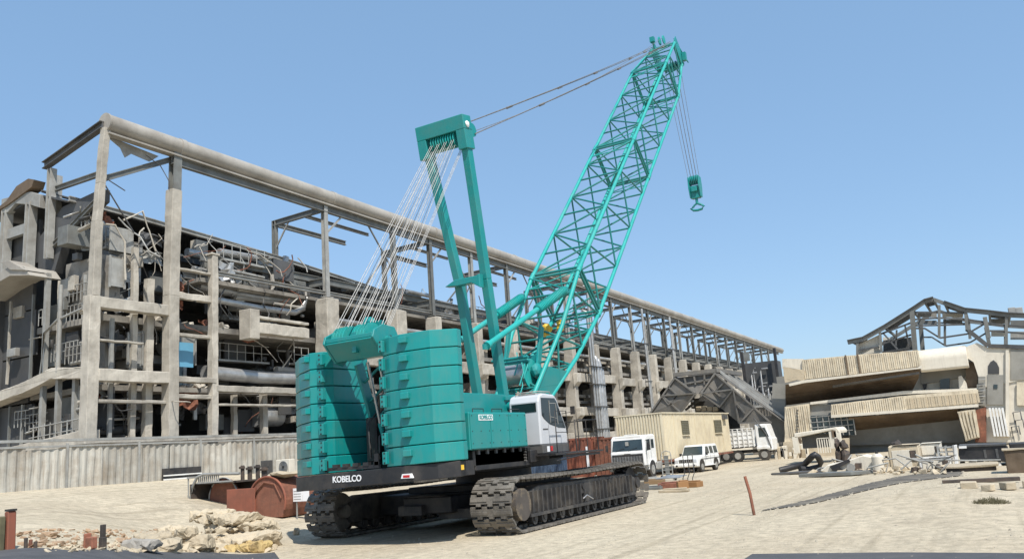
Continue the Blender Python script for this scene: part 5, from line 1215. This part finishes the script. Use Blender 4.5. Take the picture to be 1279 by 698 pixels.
for pts, w in (([(1071, 428), (1071, 449)], .2), ([(1099, 415), (1101, 440)], .2), ([(1139, 388), (1143, 438)], .36), ([(1173, 381), (1173, 422)], .2), ([(1206, 388), (1208, 412)], .24), ([(1230, 396), (1235, 422)], .3), ([(1257, 396), (1257, 432)], .2)): rbeam(pts, w, w, 'grey_steel', 75.2, 9, 'post')
for pts in ([(1141, 390), (1172, 390), (1206, 391)], [(1142, 399), (1173, 397)], [(1142, 407), (1173, 406)], [(1174, 397), (1206, 399), (1230, 402)], [(1174, 406), (1206, 405)], [(1143, 410), (1155, 410), (1174, 422), (1208, 417), (1230, 404)], [(1206, 412), (1234, 432)], [(1100, 417), (1138, 403)], [(1100, 430), (1138, 418)],
            [(1102, 440), (1140, 434)], [(1074, 437), (1098, 433)], [(1103, 416), (1122, 437)], [(1236, 404), (1300, 410)], [(1236, 413), (1300, 418)], [(1210, 399), (1257, 408)], [(1120, 412), (1119, 432)], [(1130, 405), (1136, 434)]):
    rbeam(pts, .13, .16, 'dark_steel', 75.3, 9 if pts[0][0] % 2 else None, 'truss_member')
for k, (a, b, c, d) in enumerate(((1146, 389, 1170, 396), (1177, 391, 1203, 396), (1178, 399, 1202, 404), (1238, 398, 1256, 404), (1238, 412, 1255, 420), (1262, 400, 1300, 407), (1262, 414, 1300, 424), (1103, 421, 1115, 428), (1148, 400, 1170, 405))):
    face([(a, b), (c, b), (c, d), (a, d)], ('light_steel', 'cream_wall', 'grey_steel')[k % 3], 'cladding_strip', .1, 77+k*.7)
rbeam([(1210, 413), (1234, 432), (1300, 434)], .3, .5, 'dark_steel', 75.0, None, 'lower_chord')
face([(1072, 430), (1098, 418), (1100, 440), (1072, 448)], 'cream_wall', 'gable_panel', .15, 75.6)
face([(1103, 425), (1138, 421), (1140, 437), (1103, 441)], 'dark_steel', 'gable_panel', .15, 80)
for px in (1264, 1273): m = MB(); p = q3(px, 389, 76); m.box((p.x, 76, p.z), (.5, .6, .6)); m.build('roof_unit', 'light_steel', RB, .03)

# ------------------------------------------------------------------ yard clutter on the right
sh = thing('shelter', 'open fronted white framed shelter with dark inside below the cream building', 'shelter', tuple(gbase(1020, 566)))
Y = 60.0
def sbox(px0, py0, px1, py1, y0, y1): a = at(px0, py1, 1, y0); b = at(px1, py0, 1, y0); return MB().bb(a.x, b.x, y0, y1, a.z, b.z)
plate([(992, 541), (1044, 533), (1048, 537), (1048, 541), (1040, 537), (992, 547)], 3.5, Y).build('roof', 'cream_wall', sh, .04)
sbox(1044, 538, 1049, 560, Y, Y+.3).build('post', 'cream_wall', sh, .02); sbox(992, 545, 996, 566, Y, Y+.3).build('post', 'cream_wall', sh)
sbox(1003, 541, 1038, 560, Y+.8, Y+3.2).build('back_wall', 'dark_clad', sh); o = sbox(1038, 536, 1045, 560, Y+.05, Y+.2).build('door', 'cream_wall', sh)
sbox(1039.5, 537, 1043.5, 546, Y, Y+.04).build('door_window', 'soffit_brown', o)
m = sbox(1020, 546, 1035, 548, Y-1.5, Y-1.4)
for k in range(6): a = at(1020+k*3, 548, 1, Y-1.5); b = at(1020, 560, 1, Y-1.5); m.bb(a.x-.03, a.x+.03, Y-1.48, Y-1.42, b.z-.3, a.z)
tag(m.build('barrier', 'cream_wall'), 'small white slatted barrier standing before the open shelter', 'barrier')
# fence bits beside the truck
m = MB(); p = gbase(975, 568)
for k in range(7): m.bb(p.x-1+k*.35, p.x-.95+k*.35, p.y, p.y+.05, 0, 1.3-.2*(k % 3))
m.bb(p.x-1, p.x+1.3, p.y, p.y+.05, .9, .97); m.bb(p.x-1, p.x+1.3, p.y, p.y+.05, .4, .47); tag(m.build('barrier', 'dark_steel'), 'dark rusty railing in front of the ribbed cream pillar', 'barrier')
# bent black hose
def gq(px, py, z=0.): p = at(px, py, 2, z); return V((p.x, p.y, gh(p.x, p.y)+z))
m = MB(); pts = [(974, 587, .12), (990, 583, .12), (1003, 580, .15), (1010, 574, .35), (1016, 569, .6), (1019, 567, .7), (1022, 570, .6), (1024, 577, .25), (1022, 583, .14), (1010, 586, .12), (1000, 585, .12)]
P_ = [gq(*p) for p in pts]; yb0 = P_[0].y
P_ = [V((at(p[0], p[1], 1, 47.5).x, 47.5+.4*math.sin(i), max(.12, at(p[0], p[1], 1, 47.5).z))) for i, p in enumerate(pts)]
m.path(P_, .17, 10); tag(m.build('hose', 'black_steel'), 'thick bent black hose curled on the sand beside the white scrap', 'hose')
m = MB(); a = gbase(966, 593); m.prism([(a.x, a.y-.6), (a.x+3, a.y-.9), (a.x+4.6, a.y-.2), (a.x+4.4, a.y+.5), (a.x+1.5, a.y+.2)], 2, a.z+.03, a.z+.14); tag(m.build('sheet', 'dark_steel', None, .02), 'dark flattened rubber sheet lying on the sand by the hose', 'sheet')
m = MB(); a = gbase(1000, 596); m.prism([(a.x, a.y-.5), (a.x+2.5, a.y-.9), (a.x+3.4, a.y-.2), (a.x+1.5, a.y+.2)], 2, a.z+.03, a.z+.2); tag(m.build('sheet', 'grey_steel', None, .02), 'grey scrap plate in front of the bent black hose', 'sheet')
# white scrap
def vbox(px0, py0, px1, py1, y, d): return sbox(px0, py0, px1, py1, y, y+d)
ws_ = thing('scrap_shell', 'low pale dented vehicle shell lying on the sand right of the hose', 'scrap', tuple(gbase(1080, 592)))
P_ = [(1024, 588), (1034, 580), (1050, 577), (1066, 572), (1078, 568), (1092, 571), (1104, 576), (1107, 592), (1070, 593), (1040, 593)]
plate(P_, 1.6, 45.5).build('shell', 'cream_wall', ws_, .05)
plate([(1036, 582), (1060, 573), (1062, 576), (1040, 588)], .1, 45.38).build('dark_panel', 'black_steel', ws_); plate([(1068, 578), (1076, 578), (1076, 590), (1066, 590)], .1, 45.38).build('opening', 'scrap_dark', ws_)
p = at(1047, 589, 1, 45.3); m = MB(); m.disc((p.x, 45.35, p.z), 1, .22, .2, 18); m.build('wheel', 'tyre', ws_); p = at(1063, 585, 1, 45.3); m = MB(); m.disc((p.x, 45.35, p.z+.05), 1, .2, .2, 18); m.build('wheel', 'light_steel', ws_)
rr = random.Random(78)
for mt, n_, lab in (('pale_stone', 80, 'broken pale masonry lying in a long low scrap row'), ('light_steel', 16, 'tangle of bent grey pipes and rods in the scrap row'), ('scrap_dark', 14, 'dark scrap pieces mixed into the long scrap row')):
    m = MB()
    for k in range(n_):
        px = rr.uniform(1015, 1188); p = gbase(px, 593-rr.random()*11); r = rr.uniform(.1, .36)
        if mt != 'light_steel': m.rock(p+V((0, 0, r*.3)), (r*1.7, r, r*.9), rr, 12, rr.random()*6)
        else: m.path([p+V((0, 0, .1)), p+V((rr.uniform(-.8, .8), 0, rr.uniform(.2, .9))), p+V((rr.uniform(-1.6, 1.6), .2, rr.uniform(.1, 1.1)))], .04, 6)
    tag(m.build('debris', mt), lab, 'debris', kind='stuff')
random.seed(77)
for k, (a, b, c, d, y, mt, lab) in enumerate(((1090, 566, 1102, 590, 44.9, 'cream_wall', 'upright white tank beside the dented pale shell'), (1103, 572, 1113, 590, 45.2, 'pale_stone', 'cream block between the white tank and the tall pale cabinet'),
        (1114, 555, 1146, 590, 45.2, 'pale_stone', 'tall pale cabinet left of the low white crate'), (1150, 553, 1174, 571, 46.2, 'cream_wall', 'cream crate stacked behind the low white crate'),
        (1150, 571, 1187, 588, 44.6, 'white_paint', 'low white crate with a bright front panel'), (1262, 564, 1300, 584, 44.5, 'cream_ribs', 'ribbed cream crate at the right edge of the view'),
        (1176, 556, 1190, 588, 45.4, 'light_steel', 'tall grey rack right of the low white crate'))):
    t = thing('crate' if 'crate' in lab else ('cabinet' if 'cabinet' in lab else ('rack' if 'rack' in lab else ('tank' if 'tank' in lab else 'block'))), lab, lab.split()[2] if False else ('crate' if 'crate' in lab else ('cabinet' if 'cabinet' in lab else ('rack' if 'rack' in lab else ('tank' if 'tank' in lab else 'block')))), tuple(gbase((a+c)/2, d)))
    if 'rack' in lab:
        p = at(a, d, 1, y); q = at(c, b, 1, y)
        for x in (p.x, (p.x+q.x)/2, q.x):
            for yy in (y, y+.6): m = MB(); m.bb(x-.04, x+.04, yy-.04, yy+.04, 0, q.z); m.build('upright', mt, t)
        for j in range(4): m = MB(); z = .3+j*(q.z-.4)/3; m.bb(p.x, q.x, y+.0, y+.6, z, z+.05); m.build('shelf', mt, t)
        continue
    if 'tank' in lab:
        p = at(a, d, 1, y); q = at(c, b, 1, y); m = MB(); r = (q.x-p.x)/2; m.tube(((p.x+q.x)/2, y+r, 0), ((p.x+q.x)/2, y+r, q.z-.15), r, 24); m.tube(((p.x+q.x)/2, y+r, q.z-.15), ((p.x+q.x)/2, y+r, q.z), r, 24, r*.55); m.build('shell', mt, t)
        m = MB(); m.tube(((p.x+q.x)/2, y+r, q.z), ((p.x+q.x)/2, y+r, q.z+.12), r*.25, 14); m.build('lid', 'black_steel', t); continue
    body = vbox(a, b, c, d+3, y, 1.3).build('body', mt, t, .04)
    w = c-a; h = d-b
    vbox(a+w*.08, b+h*.18, c-w*.3, b+h*.85, y-.04, .05).build('panel', mt if k % 2 else 'cream_wall', body, .01)
    vbox(a+w*.74, b+h*.2, c-w*.08, b+h*.6, y-.04, .05).build('opening', 'scrap_dark', body)
    vbox(a-.5, b-1, c+.5, b+1, y-.06, 1.4).build('lid', mt, body, .01)
for px, py, w, lab in ((1045, 553, 6, 'dark bundled tarpaulin lying beside the shelter post'), (1053, 555, 8, 'rounded dark scrap heap behind the pale shell'), (1121, 557, 9, 'dark bundle on top of the tall pale cabinet')):
    p = at(px, py, 1, 52 if px < 1100 else 45.8); m = MB(); m.blob(p, (w*.028, .35, .28), px, .35)
    if px < 1100: m.blob(p+V((0, 0, -1.0)), (w*.03, .4, .8), px+1, .3)
    tag(m.build('tarpaulin', 'scrap_dark'), lab, 'tarpaulin')
m = plate([(1191, 556), (1195, 555), (1198, 590), (1193, 590)], .3, 44.5); tag(m.build('slab', 'white_paint', None, .02), 'thin white slab leaning upright left of the black skip', 'slab')
sk = thing('skip', 'long black open skip resting on white trestles on the right', 'skip', tuple(gbase(1228, 583)))
m = plate([(1197, 558), (1256, 555), (1260, 560), (1258, 577), (1250, 576), (1200, 575), (1197, 568)], 2.2, 44.9); bd = m.build('body', 'black_steel', sk, .03)
m = plate([(1199, 574), (1250, 573), (1250, 574.5), (1199, 576)], .1, 44.78); m.build('lower_rail', 'light_steel', bd); m = plate([(1197, 556), (1257, 554), (1257, 556), (1197, 558.5)], 2.3, 44.82); m.build('rim', 'dark_steel', bd)
vbox(1198, 556.5, 1207, 560, 44.75, .08).build('marker_plate', 'white_paint', bd)
for px in (1212, 1222, 1244): vbox(px, 576, px+6, 590, 44.95, 1.8).build('trestle', 'white_paint', sk, .03)
for px in (1201, 1232): vbox(px, 576, px+4, 590, 45.3, .3).build('trestle', 'scrap_dark', sk, .03)
vbox(1230, 561, 1231, 572, 44.87, .04).build('rib', 'dark_steel', bd); vbox(1245, 560, 1246, 572, 44.87, .04).build('rib', 'dark_steel', bd)
t = thing('skip', 'black closed skip cut by the right edge above the ribbed crate', 'skip', tuple(gbase(1275, 578))); vbox(1262, 551, 1310, 563, 45.8, 2).build('body', 'black_steel', t, .03); vbox(1261, 562, 1310, 564, 45.7, 2.1).build('rim', 'white_paint', t); vbox(1264, 564, 1310, 582, 46.3, 1).build('base', 'scrap_dark', t)
p0 = gbase(1182, 592); p1 = gbase(1250, 592)
t = thing('platform', 'low pale timber platform with a dark shade block under it in front of the skip', 'platform', tuple(p0)); a = at(1180, 589, 1, 42); b = at(1248, 586, 1, 42)
m = MB(); m.bb(a.x, b.x, 41.2, 43.4, .18, .28); m.build('deck', 'pale_stone', t, .02); m = MB(); m.bb(a.x+.1, b.x-.1, 41.3, 43.3, .0, .18); m.build('base', 'scrap_dark', t)  # dark block takes the place of shadow under the deck
t = thing('box', 'rusty brown box at the right edge beside the low platform', 'box', tuple(gbase(1270, 597))); a = at(1260, 598, 1, 38.5); b = at(1300, 586, 1, 38.5); m = MB(); m.bb(a.x, b.x, 38.5, 40, 0, .9); m.build('body', 'soffit_brown', t, .03); m = MB(); m.bb(a.x-.05, b.x, 38.45, 40, .9, .95); m.build('lid', 'pale_stone', t)
random.seed(6)
p = gbase(1240, 612)
for k in range(5): m = MB(); m.box((p.x-.6+k*.5, p.y+random.uniform(-.8, 1.2), p.z+.1), (random.uniform(.2, .5), .3, .2), Matrix.Rotation(k, 3, 'Z')); tag(m.build('concrete_chunk', 'pale_stone', None, .02), 'small pale concrete chunk lying on sand near the right edge', 'chunk', 'small chunks near the right edge')
m = MB(); p = gbase(1225, 602); m.box((p.x, p.y, p.z+.06), (2.2, .25, .12), Matrix.Rotation(.1, 3, 'Z')); tag(m.build('timber', 'scrap_dark', None, .01), 'dark timber lying flat below the low pale platform', 'timber')
# dry bush
p = gbase(1238, 628); m = MB()
for k in range(520):
    a = random.random()*6.28; r = random.random()**.6; x = p.x+math.cos(a)*r*.42; y = p.y+math.sin(a)*r*.3; h = random.uniform(.04, .17)*(1.2-r*.7)
    d = V((random.uniform(-.06, .06), random.uniform(-.06, .06), h)); b = V((x, y, gh(x, y)-.01)); s = V((.006, .003, 0)); m.add([b-s, b+s, b+d+s, b+d], [(0, 1, 2, 3)])
tag(m.build('dry_bush', 'dry_leaf'), 'low dry grey-green bush growing alone on the sand at right', 'bush')

# ------------------------------------------------------------------ clutter before the white lorry
p = gbase(835, 600)
t = thing('hand_trolley', 'upright grey steel trolley frame standing beside the lorry wheel', 'trolley', tuple(p))
for dx in (-.3, .3): m = MB(); m.path([p+V((dx, 0, .05)), p+V((dx, 0, 1.4)), p+V((dx*.8, .1, 1.6)), p+V((0, .1, 1.68))], .028, 6); m.build('rail', 'light_steel', t)
for k in range(7): m = MB(); m.tube(p+V((-.3, 0, .2+k*.2)), p+V((.3, 0, .2+k*.2)), .018, 6); m.build('rung', 'light_steel', t)
m = MB(); m.bb(p.x-.12, p.x+.12, p.y, p.y+.04, .3, 1.4); m.build('plate', 'grey_steel', t)
for sx in (-1, 1): m = MB(); m.disc(p+V((sx*.4, .1, .16)), 0, .16, .08, 16); m.build('wheel', 'tyre', t)
labs = ['left-hand bent rebar rod rising from the brown blocks', 'middle bent rebar rod rising from the brown blocks', 'right-hand bent rebar rod rising from the brown blocks']
for k, px in enumerate((854, 860, 866)):
    b = gbase(px, 606); m = MB(); m.path([b, b+V((0, 0, .35)), b+V((.12, 0, .6)), b+V((.12, 0, 1.5)), b+V((.04, 0, 1.55))], .022, 6); tag(m.build('rebar', 'dark_steel'), labs[k], 'rebar')
for px, py, d, mt, rz, lab, nm in ((818, 604, (1.0, .8, .22), 'wood', .1, 'brown timber pallet lying beside the near crawler track', 'timber'), (838, 609, (1.2, .9, .25), 'rust', .3, 'rusty steel tray under the pale sheet', 'tray'), (853, 610, (.5, .5, .35), 'orange_block', .5, 'left brown block under the rebar rods', 'block'), (864, 608, (.95, .6, .26), 'orange_block', -.2, 'wide brown block at the right end of the junk', 'block'), (842, 614, (1.3, .6, .12), 'pale_stone', .1, 'flat pale stone slab in front of the rusty tray', 'slab'), (808, 600, (1.4, .5, .16), 'light_steel', .2, 'light grey steel channel lying next to the lorry bumper', 'channel'), (815, 611, (1.1, .5, .14), 'grey_steel', -.1, 'grey flat scrap plate closest to the front of the crawler', 'scrap')):
    b = gbase(px, py); m = MB(); m.box(b+V((0, 0, d[2]/2)), d, Matrix.Rotation(rz, 3, 'Z')); m.box(b+V((.05, .02, d[2]+.025)), (d[0]*.8, d[1]*.5, .05), Matrix.Rotation(rz+.1, 3, 'Z')); tag(m.build(nm, mt, None, .02), lab, nm)
b = gbase(839, 606); m = MB(); m.add([b+V((-.7, -.4, .36)), b+V((.6, -.45, .38)), b+V((.75, .4, .45)), b+V((-.3, .5, .5)), b+V((-.7, -.4, .39)), b+V((.6, -.45, .41)), b+V((.75, .4, .48)), b+V((-.3, .5, .53))], [(0, 1, 2, 3), (4, 5, 6, 7), (0, 1, 5, 4), (1, 2, 6, 5), (2, 3, 7, 6), (3, 0, 4, 7)])
tag(m.build('sheet', 'pipe_silver'), 'pale metal sheet lying on the rusty tray before the jeep', 'sheet')
# rusty post at the right
b = gbase(942, 643); m = MB(); m.path([b, b+V((-.04, 0, .6)), b+V((-.13, .02, 1.08))], .045, 8); tag(m.build('post', 'rust'), 'thin leaning rusty post standing alone on the sand', 'post')

# ------------------------------------------------------------------ left foreground
def vpt(px, py, y): p = at(px, py, 1, y); return p
b = gbase(12, 686); t = thing('red_post', 'thick dark red steel post at the far left edge', 'post', tuple(b))
m = MB(); m.beam((b.x, b.y, b.z-.1), (b.x-.03, b.y, b.z+.74), .17, .14, (1, 0, 0)); m.build('post', 'rust_red', t, .02); m = MB(); m.bb(b.x-.10, b.x+.06, b.y-.08, b.y+.08, b.z+.742, b.z+.78); m.build('cap', 'black_steel', t)
b = gbase(2, 688); m = MB(); m.bb(b.x-.2, b.x+.0, b.y-.06, b.y+.06, b.z-.1, b.z+.66); tag(m.build('post', 'dry_leaf', None, .02), 'pale olive post just left of the red post', 'post')
b = gbase(128, 685); m = MB(); m.beam(b-V((0, 0, .1)), b+V((0, 0, .52)), .1, .09, (1, 0, 0)); m.bb(b.x-.07, b.x+.07, b.y-.06, b.y+.06, b.z, b.z+.25); tag(m.build('post', 'scrap_dark', None, .01), 'short rusty dark post beside the brown bracket', 'post')
b = gbase(113, 685); m = MB(); m.bb(b.x-.14, b.x+.15, b.y-.07, b.y+.07, b.z, b.z+.25); m.bb(b.x-.14, b.x-.09, b.y-.09, b.y+.09, b.z, b.z+.33); tag(m.build('bracket', 'rust', None, .02), 'square brown rusty bracket left of the short post', 'bracket')
for k, px in enumerate((32, 38, 44)): b = gbase(px, 684); m = MB(); m.bb(b.x-.03, b.x+.03, b.y-.03, b.y+.03, b.z, b.z+.2-.035*k); tag(m.build('stake', 'scrap_dark' if k % 2 == 0 else 'rust', None, .01), ['tallest dark stake nearest the red post', 'middle brown stake right of the red post', 'shortest dark stake right of the red post'][k], 'stake')
# rubble
random.seed(17)
def chunk(px, py, d, mt, rz, lab, seed, lift=0, amp=.12, grp=None):
    b = gbase(px, py); m = MB(); rr = random.Random(seed)
    n = 1 if d[0] < 1.2 else 3
    for k in range(n):                                   # a slab cracked across into pieces that still lie together
        off = Matrix.Rotation(rz, 3, 'Z') @ V(((k-(n-1)/2)*d[0]/n*.93, rr.uniform(-.08, .08), rr.uniform(-.03, .03)))
        m.rock(b+off+V((0, 0, d[2]/2+lift)), (d[0]/n*1.12, d[1], d[2]*1.25), rr, 34, rz+rr.uniform(-.12, .12))
    o = m.build('rubble_block', mt, None, .012); return tag(o, lab, 'rubble', grp)
chunk(298, 684, (2.5, 1.5, .30), 'pale_stone', .1, 'lowest broad pale slab of the rubble stack by the tanks', 1, .12)
chunk(300, 680, (2.3, 1.4, .26), 'pale_stone', .0, 'middle pale slab of the rubble stack', 2, .42)
chunk(285, 678, (2.3, 1.3, .24), 'pale_stone', -.1, 'top cracked slab of the rubble stack', 3, .66, .14)
chunk(310, 689, (1.5, .6, .24), 'ochre_stone', .1, 'ochre yellow block at the foot of the rubble stack', 4, 0)
chunk(240, 686, (1.0, .8, .34), 'pale_stone', .4, 'rounded broken block just left of the stacked slabs', 5)
chunk(222, 682, (1.3, .8, .26), 'pale_stone', -.2, 'flat pale slab tilted left of the rounded broken block', 6, .25)
chunk(205, 687, (.8, .6, .3), 'pale_stone', .7, 'small angular block under the tilted pale slab', 7)
chunk(178, 687, (1.0, .7, .24), 'concrete_dark', .2, 'dark block at the left end of the rubble', 8)
chunk(265, 674, (1.4, .9, .24), 'pale_stone', .3, 'jagged slab at the back of the rubble stack', 9, .7, .18)
chunk(190, 680, (1.1, .7, .2), 'pale_stone', -.3, 'thin pale slab behind the dark end block', 10, .1)
m = MB(); rr = random.Random(91)
for k in range(520):
    px = rr.choice([rr.uniform(60, 170), rr.uniform(165, 345), rr.uniform(165, 345), rr.uniform(200, 340)]); py = rr.uniform(676, 690); b = gbase(px, py); r = rr.choice([.04, .06, .1, .16, .24])*rr.uniform(.6, 1.3)
    if px < 165: r *= .45
    up = rr.random()**1.5*.8*max(0, 1-abs(px-285)/60) if py < 684 else 0
    m.rock(b+V((0, 0, r*.25+up)), (r*1.6, r*1.2, r*.9), rr, 9, rr.random()*6)
tag(m.build('rubble_bits', 'pale_stone'), 'loose small rubble and crushed stone at the foot of the slabs', 'rubble', kind='stuff')
m = MB(); rr = random.Random(92)
for k in range(420):
    px = rr.uniform(24, 345); py = rr.uniform(662, 684); b = gbase(px, py); r = rr.choice([.03, .05, .08, .12])*rr.uniform(.6, 1.3); m.rock(b+V((0, 0, r*.2)), (r*1.8, r*1.3, r*.9), rr, 8, rr.random()*6)
tag(m.build('brick_rubble', 'brick_dust'), 'strip of crumbled brown brick and earth at the left edge of the yard', 'rubble', kind='stuff')
# scrap tanks
Yt = 24.5
t = thing('scrap_tank', 'dark open scrap tank with a curved pale frame beside the rusty drum', 'tank', (vpt(258, 650, Yt).x, Yt, gh(vpt(258, 650, Yt).x, Yt)))
gz = t.location.z-.1
a, c = vpt(236, 640, Yt).x, vpt(286, 640, Yt).x; zt = vpt(260, 603, Yt).z
m = MB(); m.bb(a+.1, c, Yt+1.5, Yt+1.6, gz, zt); m.bb(a+.05, a+.12, Yt, Yt+1.5, gz, zt); m.bb(a, c, Yt+.2, Yt+1.5, zt-.05, zt+.02); m.build('shell', 'scrap_dark', t)
m = MB(); m.path([(a, Yt, gz), (a+.02, Yt, zt-.7), (a+.22, Yt, zt-.1), (a+.5, Yt, zt+.28), (a+.9, Yt, zt+.38), (c+.4, Yt+.2, zt+.3)], .06, 8); m.path([(a-.12, Yt+.05, gz), (a-.1, Yt+.05, zt-.3), (a-.12, Yt+.05, zt+.3)], .03, 6); m.bb(a-.15, a+.5, Yt, Yt+.1, zt+.24, zt+.32); m.build('frame', 'light_steel', t)
m = MB(); m.bb(a+.4, c+.1, Yt+.05, Yt+.12, zt+.0, zt+.06)
for k in range(11): m.bb(a+.5+k*.12, a+.53+k*.12, Yt+.05, Yt+.1, zt+.05, zt+.3)
m.build('railing', 'light_steel', t)
m = MB(); m.disc((vpt(264, 650, Yt).x, Yt+.7, gz+.2), 1, .85, .12, 36); m.build('lid', 'rust', t)
m = MB(); p_ = vpt(264, 650, Yt); m.path([(p_.x+math.cos(k*math.pi/14)*.87, Yt+.62, gz+.2+math.sin(k*math.pi/14)*.87) for k in range(15)], .03, 6); m.build('lid_rim', 'light_steel', t)
# rusty drum
x_ = vpt(334, 640, Yt-.3).x; Yd = Yt-.3; zc = vpt(334, 626, Yd).z; r_ = 1.0; gz2 = gh(x_, Yd)
t = thing('rusty_drum', 'large rust-red cut drum between the dark tank and the crane track', 'drum', (x_, Yd, gz2))
m = MB(); ring = [(x_+math.cos(u)*r_*1.0, zc+math.sin(u)*r_*.95) for u in [(-.35+k*(math.pi+.7)/20) for k in range(21)]]
bot = max(gz2-.05, -.1); prof_ = [(x_+r_*.8, bot), ]+ring+[(x_-r_*.85, bot)]
m.prism(prof_, 1, Yd, Yd+1.9); m.build('shell', 'rust', t, .02)
m = MB(); m.path([(p[0], Yd-.02, p[1]) for p in ring], .045, 8); m.build('rim', 'rust_red', t)
m = MB(); a = vpt(285, 640, Yd).x; m.bb(a, x_-.6, Yd-.08, Yd, vpt(300, 641, Yd).z, vpt(300, 610, Yd).z); m.build('side_plate', 'rust_red', t, .01)
m = MB(); m.path([(x_-.7, Yd-.05, zc-.3), (x_-.55, Yd-.05, zc+.4), (x_-.1, Yd-.05, zc+.75), (x_+.45, Yd-.05, zc+.65), (x_+.8, Yd-.05, zc+.1)], .03, 6); m.build('weld_seam', 'rust', t)
m = MB(); m.blob((x_+.4, Yd+.5, zc+r_), (.6, .5, .12), 5, .4); m.blob((x_-.5, Yd+.8, zc+r_-.05), (.4, .4, .12), 6, .4); m.build('torn_liner', 'pale_stone', t)
for k, (px, h, w) in enumerate(((303, .5, .12), (312, .42, .16), (322, .55, .14), (330, .35, .22))):
    p = vpt(px, 588, Yt+1.8); m = MB(); m.box((p.x, Yt+1.8, p.z-.5), (w, .14, h+1.0)); m.box((p.x+.02, Yt+1.75, p.z+h/2-.1), (w*1.6, .2, .1)); tag(m.build('scrap_upright', 'scrap_dark', None, .01), ['thin dark scrap upright behind the tank', 'second dark scrap upright behind the drum', 'tallest dark scrap upright behind the drum', 'broad dark scrap upright nearest the air conditioner'][k], 'scrap')
# air conditioner and notice boards
p = vpt(353, 583, 28); t = thing('air_conditioner', 'cream air conditioner outdoor unit standing behind the rusty drum', 'air conditioner', (p.x, 28, gh(p.x, 28)))
m = MB(); m.bb(p.x-.42, p.x+.42, 28, 28.35, p.z-.34, p.z+.34); o = m.build('casing', 'cream_wall', t, .02)
m = MB(); m.disc((p.x+.06, 27.99, p.z), 1, .27, .03, 28); f_ = m.build('fan_grille', 'light_steel', o); m = MB(); m.disc((p.x+.06, 27.965, p.z), 1, .07, .02, 14)
for k in range(3): m.path([(p.x+.06+math.cos(u)*(.12+.06*k), 27.965, p.z+math.sin(u)*(.12+.06*k)) for u in [i*math.pi/10 for i in range(21)]], .008, 4)
m.build('fan_ring', 'black_steel', f_)
m = MB(); m.bb(p.x-.4, p.x-.34, 28, 28.3, t.location.z-.1, p.z-.34); m.bb(p.x+.34, p.x+.4, 28, 28.3, t.location.z-.1, p.z-.34); m.build('stand', 'dark_steel', t)
p = vpt(331, 583, 28); m = MB(); m.bb(p.x-.25, p.x+.2, 28, 28.3, gh(p.x, 28)-.1, p.z+.3); m.bb(p.x-.27, p.x+.22, 27.98, 28.05, p.z+.0, p.z+.3); tag(m.build('cabinet', 'dark_steel', None, .02), 'dark cabinet left of the air conditioner', 'cabinet')
p = vpt(376, 619, 24.5); t = thing('notice_board', 'small white notice board half hidden behind the crane track', 'notice board', (p.x, 24.5, 0)); m = MB(); m.bb(p.x-.42, p.x+.05, 24.5, 24.53, p.z-.2, p.z+.3); m.bb(p.x+.08, p.x+.4, 24.5, 24.53, p.z-.2, p.z+.3); o = m.build('board', 'white_mark', t); m = MB()
for k in range(4): m.bb(p.x-.38, p.x+.0, 24.49, 24.5, p.z-.12+k*.1, p.z-.10+k*.1)
m.build('text_line', 'light_steel', o); m = MB(); m.bb(p.x-.3, p.x-.25, 24.53, 24.57, -.1, p.z+.2); m.bb(p.x+.25, p.x+.3, 24.53, 24.57, -.1, p.z+.2); m.build('leg', 'light_steel', t)
# dark gate opening low in the fence with white rails
m = MB(); p = at(224, 600, 0, -37.7); m.bb(-37.8, -37.7, p.y-1.0, p.y+1.4, 1.9, 2.75)
gt = tag(m.build('vent_opening', 'black_steel', fc))
if 'category' in gt: del gt['category']
m = MB()
for k in range(3): m.bb(-37.68, -37.64, p.y-1.0, p.y+1.4, 1.95+k*.2, 2.02+k*.2)
m.build('slat', 'white_paint', gt)
# jersey block by the far crawler
b = gbase(370, 668); m = MB(); m.blob(b+V((0, 0, .12)), (.12, .12, .16), 8, .3); tag(m.build('stone', 'pale_stone'), 'small white stone beside the rear of the far crawler', 'stone')

# ------------------------------------------------------------------ light
w = bpy.data.worlds.new('World'); scene.world = w; w.use_nodes = True
SUN = V((.77, -.64, 0)).normalized()*math.cos(rad(54))+V((0, 0, math.sin(rad(54))))
nt = w.node_tree; bg = nt.nodes['Background']; sky = nt.nodes.new('ShaderNodeTexSky'); sky.sky_type = 'NISHITA'; sky.sun_disc = False
sky.sun_elevation = rad(54); sky.sun_rotation = math.atan2(SUN.x, SUN.y); sky.air_density = 1.0; sky.dust_density = 1.0; sky.ozone_density = 1.2; sky.altitude = 50
mx = nt.nodes.new('ShaderNodeMix'); mx.data_type = 'RGBA'; mx.inputs['Factor'].default_value = .5
mx.inputs['B'].default_value = (1.85, 3.35, 5.35, 1)
nt.links.new(sky.outputs[0], mx.inputs['A']); nt.links.new(mx.outputs['Result'], bg.inputs[0]); bg.inputs[1].default_value = .15
sl = bpy.data.lights.new('sun', 'SUN'); sl.energy = 4.9; sl.angle = rad(.55); sl.color = (1, .95, .87)
so = bpy.data.objects.new('sun', sl); COL.objects.link(so); so.matrix_world = SUN.to_track_quat('Z', 'Y').to_matrix().to_4x4()
scene.view_settings.view_transform = 'Standard'; scene.view_settings.look = 'None'; scene.view_settings.exposure = .15; scene.view_settings.gamma = 1
scene.render.engine = 'CYCLES'; scene.cycles.max_bounces = 6
